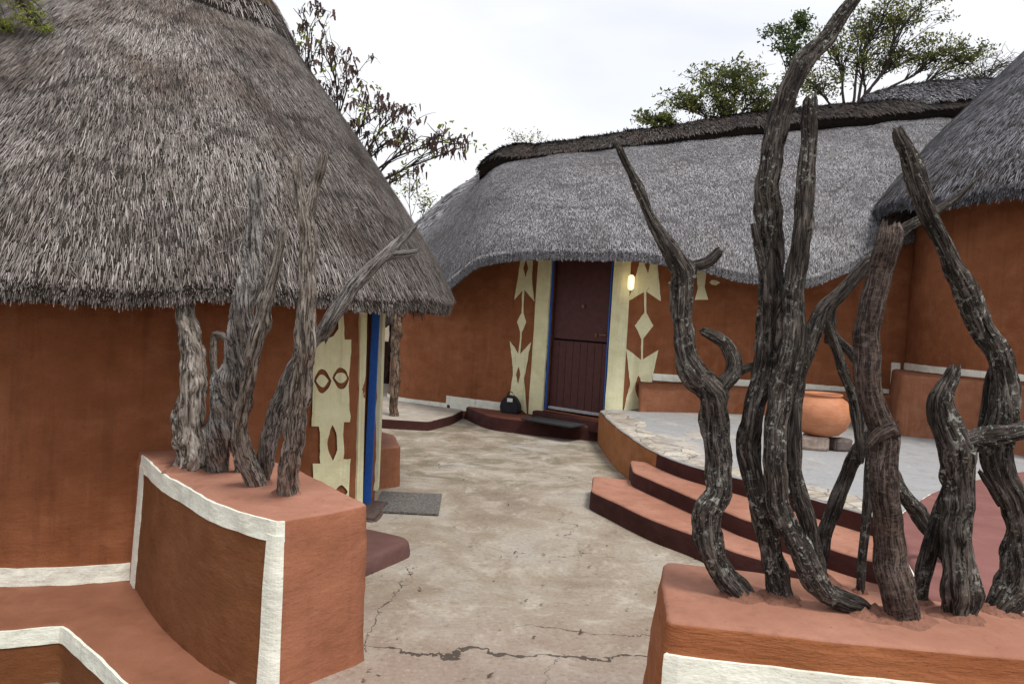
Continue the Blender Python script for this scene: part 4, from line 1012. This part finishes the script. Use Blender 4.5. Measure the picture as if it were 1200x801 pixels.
branch_post('slim dark branch behind the twin trunks, sloping far up to the right', GR, (957, 690), ZR, [(962, 690, 28), (956, 655, 26), (946, 615, 22), (936, 570, 20), (930, 520, 19), (931, 475, 18), (937, 438, 19), (948, 402, 21), (962, 370, 22), (983, 345, 19), (1010, 315, 17), (1038, 288, 16), (1062, 266, 14), (1092, 250, 11), (1120, 233, 9), (1140, 215, 4)],
    [[(965, 372, 16), (975, 395, 14), (986, 425, 12), (997, 458, 12), (1003, 485, 15), (1006, 515, 12), (1008, 540, 11)], [.03, (966, 380, 16), (980, 398, 16), (996, 412, 13), (1008, 428, 10)], [.03, (970, 402, 10), (974, 380, 12), (976, 360, 9), (977, 345, 5)]], WOOD_M, 14, 1., 1, dd=.08)
branch_post('short dark branch leaning right up to the knot of the planed post', GR, (962, 680), ZR, [(958, 668, 20), (962, 645, 20), (968, 620, 19), (978, 592, 18), (990, 562, 19), (1000, 540, 19), (1014, 521, 20), (1030, 505, 22), (1043, 495, 18)], [], WOOD_D, 15, 1.1, 1, dd=.02)
branch_post('thin straight stick standing between the bent foot and the planed post', GR, (1008, 697), ZR, [(1008, 702, 12), (1011, 660, 12), (1014, 620, 13), (1017, 575, 14), (1020, 540, 13), (1021, 505, 11)], [], WOOD_M, 16, .6, .5, 20, dd=.02)
branch_post('thick planed brown post with crosswise tool marks and a knot, on the right planter', GR, (1055, 720), ZR, [(1057, 724, 48), (1052, 690, 45), (1045, 650, 43), (1038, 610, 39), (1034, 570, 36), (1036, 535, 35), (1036, 502, 38), (1022, 468, 34), (1014, 435, 36), (1017, 395, 35), (1024, 355, 34), (1031, 318, 34), (1037, 292, 34), (1041, 268, 33)], [[-.03, (1016, 524, 12), (1030, 508, 18), (1044, 502, 18), (1050, 512, 12)]], WOOD_P, 17, .42, .2, dd=-.03)
branch_post('dark slanting branch passing behind the planed post down to the squat stump', GR, (1100, 640), ZR, [(1110, 652, 20), (1092, 622, 21), (1074, 600, 21), (1058, 578, 19), (1046, 552, 15), (1040, 520, 9)], [], WOOD_D, 18, 1., 1, dd=.0)
branch_post('slim leaning dark stick with loose bark just left of the squat forked stump', GR, (1078, 706), ZR, [(1076, 708, 20), (1082, 675, 21), (1088, 640, 22), (1097, 607, 20), (1108, 580, 16), (1115, 560, 10)], [], WOOD_M, 19, .7, .3, dd=.01)
branch_post('squat black stump with one upright horn and one branch sticking out right', GR, (1122, 718), ZR, [(1122, 722, 42), (1122, 690, 44), (1121, 650, 43), (1121, 610, 42), (1124, 570, 39), (1125, 540, 38), (1119, 512, 40), (1106, 490, 36), (1103, 470, 31), (1109, 452, 24), (1116, 440, 21), (1119, 428, 17)], [[(1120, 522, 30), (1145, 513, 27), (1170, 508, 25), (1200, 504, 24), (1235, 500, 22), (1260, 490, 16)]], WOOD_D, 20, 1.2, .4, dd=-.02)
branch_post('dark leaning trunk with swollen foot at the right edge', GR, (1185, 712), ZR, [(1168, 712, 34), (1184, 692, 48), (1200, 662, 46), (1200, 625, 38), (1188, 588, 35), (1174, 555, 36), (1170, 522, 40), (1178, 485, 40), (1177, 450, 33), (1168, 415, 29), (1150, 378, 29), (1128, 335, 27), (1110, 298, 25), (1094, 262, 24), (1079, 225, 24), (1068, 195, 22), (1060, 172, 19), (1052, 151, 13)], [[(1176, 590, 14), (1165, 575, 10), (1155, 562, 8), (1148, 552, 5)], [(1176, 580, 12), (1162, 566, 8), (1154, 550, 4)], [.05, (1172, 420, 12), (1162, 440, 12), (1156, 465, 11), (1151, 495, 11), (1152, 520, 9)]], WOOD_D, 21, 1.1, .5, dd=-.02)

# ================================================================== TREES
def leafcloud(name, centers, mat, parent, size, aspect=1.8, droop=0., tone=None):
    """centers: list of (Vector, spread, count)"""
    P = []; T = []
    for c, sp, cnt, tn in centers:
        q_ = rng.normal(0, 1, (cnt, 3))*np.array([sp, sp, sp*.6]); P.append(q_+np.array(c)); T.append(np.clip(rng.normal(tn, .2, cnt), 0, 1))
    P = np.concatenate(P); T = np.concatenate(T); n = len(P)
    D = rng.normal(0, 1, (n, 3)); D[:, 2] -= droop; D /= np.linalg.norm(D, axis=1)[:, None]
    N = rng.normal(0, 1, (n, 3)); N -= D*np.sum(N*D, 1)[:, None]; N /= np.linalg.norm(N, axis=1)[:, None]
    return blades(name, P, D, N, size*aspect*(.6+rng.random(n)*.8), size*(.6+rng.random(n)*.8), T, mat, parent, lift=np.full(n, .1))
def limb(acc, a, b, r0, r1, bend=.12, n=9, seed=0):
    pts = []; rad = []; L_ = (b-a).length
    for i in range(n+1):
        t = i/n; wv = noise.noise_vector(Vector((seed*1.7, t*2.2, L_)))*bend*L_*math.sin(math.pi*t)
        pts.append(a.lerp(b, t)+wv+Vector((0, 0, bend*.6*L_*math.sin(math.pi*t)))); rad.append(r0*(1-t)+r1*t)
    tube_np(acc, pts, rad, 6); return pts
def tree(name, label, cat, base, hub, clumps, leaf, twigs=22, leaves=40, lsize=.035, rtrunk=.16, group='trees behind the huts', droop=0, tone=.5, bare=0, leafsp=.07, rtw=.006, aspect=1.8, spray=1.):
    """clumps: (Vector centre, radius). limbs run from the hub to the clumps, twigs fan out in them, leaf tufts sit on twig ends"""
    root = empty(name, base); tag(root, label, cat, group)
    acc = ([], [])
    limb(acc, Vector(base), hub, rtrunk, rtrunk*.55, .05, 12, 1); trunk = mk('trunk', *acc, BARK, root)
    me = trunk.data
    ac = ([], []); cents = []
    for ci, (c, rad) in enumerate(clumps):
        h = hub+Vector((random.uniform(-.2, .2), 0, random.uniform(-.3, .2)))
        L1 = limb(ac, h, c, rtrunk*.32, rtrunk*.10, .10, 10, ci)
        for k in range(twigs):
            st = L1[random.randint(5, 10)]
            dr = Vector((random.gauss(0, 1), random.gauss(0, 1), random.gauss(.15, .6))).normalized()
            en = c+Vector((dr.x*rad*spray, dr.y*rad, dr.z*rad*.75))*random.uniform(.45, 1.05)
            tw = limb(ac, st, en, rtrunk*.07+rtw*.6, rtw*.5, .12, 6, ci*50+k)
            for _ in range(3):
                s2 = tw[random.randint(2, 6)]; e2 = s2+Vector((random.gauss(0, 1), random.gauss(0, 1), random.gauss(.2, .7)))*rad*.22
                t2 = limb(ac, s2, e2, rtw*.7, rtw*.3, .1, 4, k+ci)
                if random.random() > bare: cents.append((t2[-1], leafsp, int(leaves*random.uniform(.3, 1.4)), tone+random.uniform(-.22, .22)))
            if random.random() > bare: cents.append((tw[-1], leafsp*1.1, int(leaves*random.uniform(.4, 1.3)), tone+random.uniform(-.2, .25)))
    n = len(ac[0]); mk('branches', *ac, BARK, root)
    if cents: leafcloud('crown', cents, leaf, root, lsize, aspect, droop)
    return root
# evergreen behind the back house
hub = pd(1000, 150, 17)
cl = [(pd(*a[:3]), a[3]) for a in ((1035, 18, 17, .75), (975, 55, 17.2, .75), (1075, 12, 16.8, .6), (1010, 70, 17.3, .8), (1060, 60, 17, .6), (1105, 62, 16.6, .55), (1140, 68, 16.5, .45), (950, 95, 17.2, .6), (1020, 30, 17.6, .7))]
tree('evergreen_tree', 'spreading olive green tree with airy flat crown behind the roof ridge at upper right', 'tree', (hub.x, hub.y, -.2), hub, cl, LEAF, 32, 15, .030, .12, tone=.56, bare=.42, leafsp=.065, spray=1.2)
hub = pd(850, 165, 16)
cl = [(pd(*a[:3]), a[3]) for a in ((835, 98, 16, .65), (800, 120, 16, .5), (868, 85, 16, .55), (765, 140, 15.8, .3), (890, 112, 16.2, .6), (845, 125, 16, .5), (905, 130, 16.3, .5))]
tree('evergreen_tree', 'bushy green tree topping the middle of the roof ridge, left of the tallest trunk', 'tree', (hub.x, hub.y, -.2), hub, cl, LEAF, 28, 17, .031, .09, tone=.5, bare=.35, leafsp=.06, spray=1.3)
hub = pd(925, 130, 15)
cl = [(pd(*a[:3]), a[3]) for a in ((912, 38, 15, .33), (930, 55, 15, .35), (938, 24, 15, .22))]
tree('evergreen_tree', 'slender dark green tree showing a small tuft left of the bending trunk tip', 'tree', (hub.x, hub.y, -.2), hub, cl, LEAFG, 12, 17, .032, .05, tone=.5, bare=.2, leafsp=.07)
hub = pd(1130, 140, 18)
cl = [(pd(*a[:3]), a[3]) for a in ((1150, 85, 18, .8), (1120, 95, 18, .7), (1175, 75, 18, .8))]
tree('bare_tree', 'leafless grey twiggy tree between the olive crown and the right hut roof', 'tree', (hub.x, hub.y, -.2), hub, cl, LEAF, 22, 8, .025, .1, bare=.92, rtw=.007)
hub = pd(612, 215, 15)
cl = [(pd(*a[:3]), a[3]) for a in ((606, 160, 15, .28), (622, 165, 15, .28), (640, 165, 15, .25))]
tree('bare_tree', 'tiny bare twig tops peeping over the left end of the ridge', 'tree', (hub.x, hub.y, -.2), hub, cl, LEAFY, 7, 5, .022, .05, bare=.6, rtw=.005)
# pod tree behind the left hut
hub = pd(395, 235, 10.6)
cl = [(pd(*a[:3]), a[3]) for a in ((355, 15, 10.4, .4), (375, 50, 10.3, .42), (405, 75, 10.3, .38), (392, 115, 10.3, .45), (430, 120, 10.2, .38), (468, 135, 10, .38), (490, 165, 10, .42), (520, 165, 9.9, .35), (545, 172, 9.9, .25), (455, 165, 10, .35), (420, 150, 10.2, .4), (345, 60, 10.5, .4), (475, 205, 10, .22))]
t_ = tree('pod_tree', 'tree with drooping brown seed pods and yellow leaves hanging over the left hut roof', 'tree', (hub.x-.5, hub.y+.6, 0), hub, cl, POD, 7, 8, .030, .07, droop=3.2, tone=.5, bare=.55, leafsp=.045, rtw=.006, aspect=3.0)
cents = []
for (c, rad) in cl:
    for _ in range(3): cents.append((c+Vector((random.gauss(0, rad*.5), random.gauss(0, rad*.5), random.gauss(0, rad*.45))), .06, 7, .5))
leafcloud('yellow_leaves', cents, LEAFY, t_, .032, 1.7, .5)
hub = pd(470, 330, 14)
cl = [(pd(*a[:3]), a[3]) for a in ((480, 222, 14, .4), (498, 235, 14, .35))]
tree('young_tree', 'pale thin leaved tree far behind, low in the gap between the two roofs', 'tree', (hub.x, hub.y, 0), hub, cl, LEAFY, 10, 6, .026, .05, tone=.3, bare=.5, leafsp=.09, rtw=.004)
# tree whose spray hangs over the left roof's shoulder
hub = Vector((-4.3, 4.3, 4.6))
cl = [(pd(26, 8, 4.4), .10), (pd(38, 20, 4.35), .07), (pd(46, 30, 4.35), .05), (pd(4, 33, 4.4), .06), (pd(-60, 0, 4.4), .3)]
tree('thorn_tree', 'light green feathery spray hanging in from the top left corner over the thatch', 'tree', (-6.2, 3.6, -.27), hub, cl, LEAFY, 8, 12, .007, .09, tone=.45, leafsp=.018, rtw=.002, aspect=2.5, droop=.8)
hub = Vector((-6.3, 8.2, 4.0))
cl = [(pd(10, 12, 8.5), .6), (pd(-30, -10, 8.5), .7), (pd(2, 30, 8.6), .4)]
tree('bare_tree', 'bare dark branches against the sky at the top left corner behind the roof', 'tree', (-7.2, 9, -.27), hub, cl, LEAFG, 9, 6, .03, .13, bare=.7)

# ================================================================== BETWEEN THE HUTS
fx = pd(444, 480, 15)
bw = Skin([(fx.x-3, 15.2), (fx.x+.8, 15.2), (fx.x+.8, 15.5), (fx.x-3, 15.5)], -.02, .85, .02, .02, True, .12, seed=91, rnd=.04)
o = bw.build('courtyard_wall', [DARKMUD], None); tag(o, 'low dark mud wall deep in the gap between the two huts', 'wall')
for i, (x, l_) in enumerate(((-.35, 'crooked dark pole left of the white cloth in the gap between the huts'), (.12, 'crooked dark pole right of the white cloth in the gap between the huts'))):
    o = gnarl('fence_pole', [(fx.x+x, 15.05, -.02, .05), (fx.x+x+.05, 15.05, 1.0, .045), (fx.x+x-.03, 15.05, 2.3, .03)], BARK, None, 60+i, 14, step=.04); tag(o, l_, 'pole', 'poles in the gap')
V = []; F = []
for i in range(13):
    for j in range(9):
        x = -.14+.24*i/12; V.append((fx.x+x, 14.9+.025*math.sin(i*1.7)*(1-j/12), 1.15+.85*j/8))
for i in range(12):
    for j in range(8): F.append([i*9+j, (i+1)*9+j, (i+1)*9+j+1, i*9+j+1])
o = mk('hanging_cloth', V, F, CLOTH); md = o.modifiers.new('s', 'SOLIDIFY'); md.thickness = .006; tag(o, 'white cloth hanging between poles in the gap between the huts', 'cloth')
o = gnarl('fence_rail', [(fx.x-1.5, 14.98, 2.0, .02), (fx.x, 14.98, 2.02, .02), (fx.x+.6, 14.98, 2.0, .02)], BARK, None, 66, 10, step=.05); tag(o, 'thin horizontal pole carrying the white cloth in the gap', 'pole')
o = tree('shrub', 'green shrub far in the gap behind the white cloth', 'shrub', (fx.x, 18, 0), Vector((fx.x, 18, 1)), [(Vector((fx.x-.4, 18, 1.5)), .7), (Vector((fx.x+.3, 18, 1.9)), .7)], LEAF, 12, 22, .05, .06, tone=.5, leafsp=.12, group=None)

# dry leaves and crumbs lying about the courtyard
n = 260
P = np.stack([rng.uniform(-.9, 2.4, n), rng.uniform(2.6, 9.0, n), np.full(n, .008)], 1)
keep = [not (TE_ or MB_) for TE_, MB_ in ((inside((p[0], p[1]), [(v.x, v.y) for v in TE.P]), inside((p[0], p[1]), [(v.x, v.y) for v in RP.P])) for p in P)]
P = P[np.array(keep)]; n = len(P)
D = rng.normal(0, 1, (n, 3)); D[:, 2] = .12; D /= np.linalg.norm(D, axis=1)[:, None]; N = np.tile([0, 0, 1.], (n, 1)); N -= D*np.sum(N*D, 1)[:, None]
LIT = leafm('dry_litter', (.05, .035, .025), (.2, .14, .09), (.5, .45, .38))
tag(blades('leaf_litter', P, D, N, .012+.022*rng.random(n)**2, .005+.012*rng.random(n), rng.random(n), LIT, None, lift=np.full(n, .15)), kind='stuff')
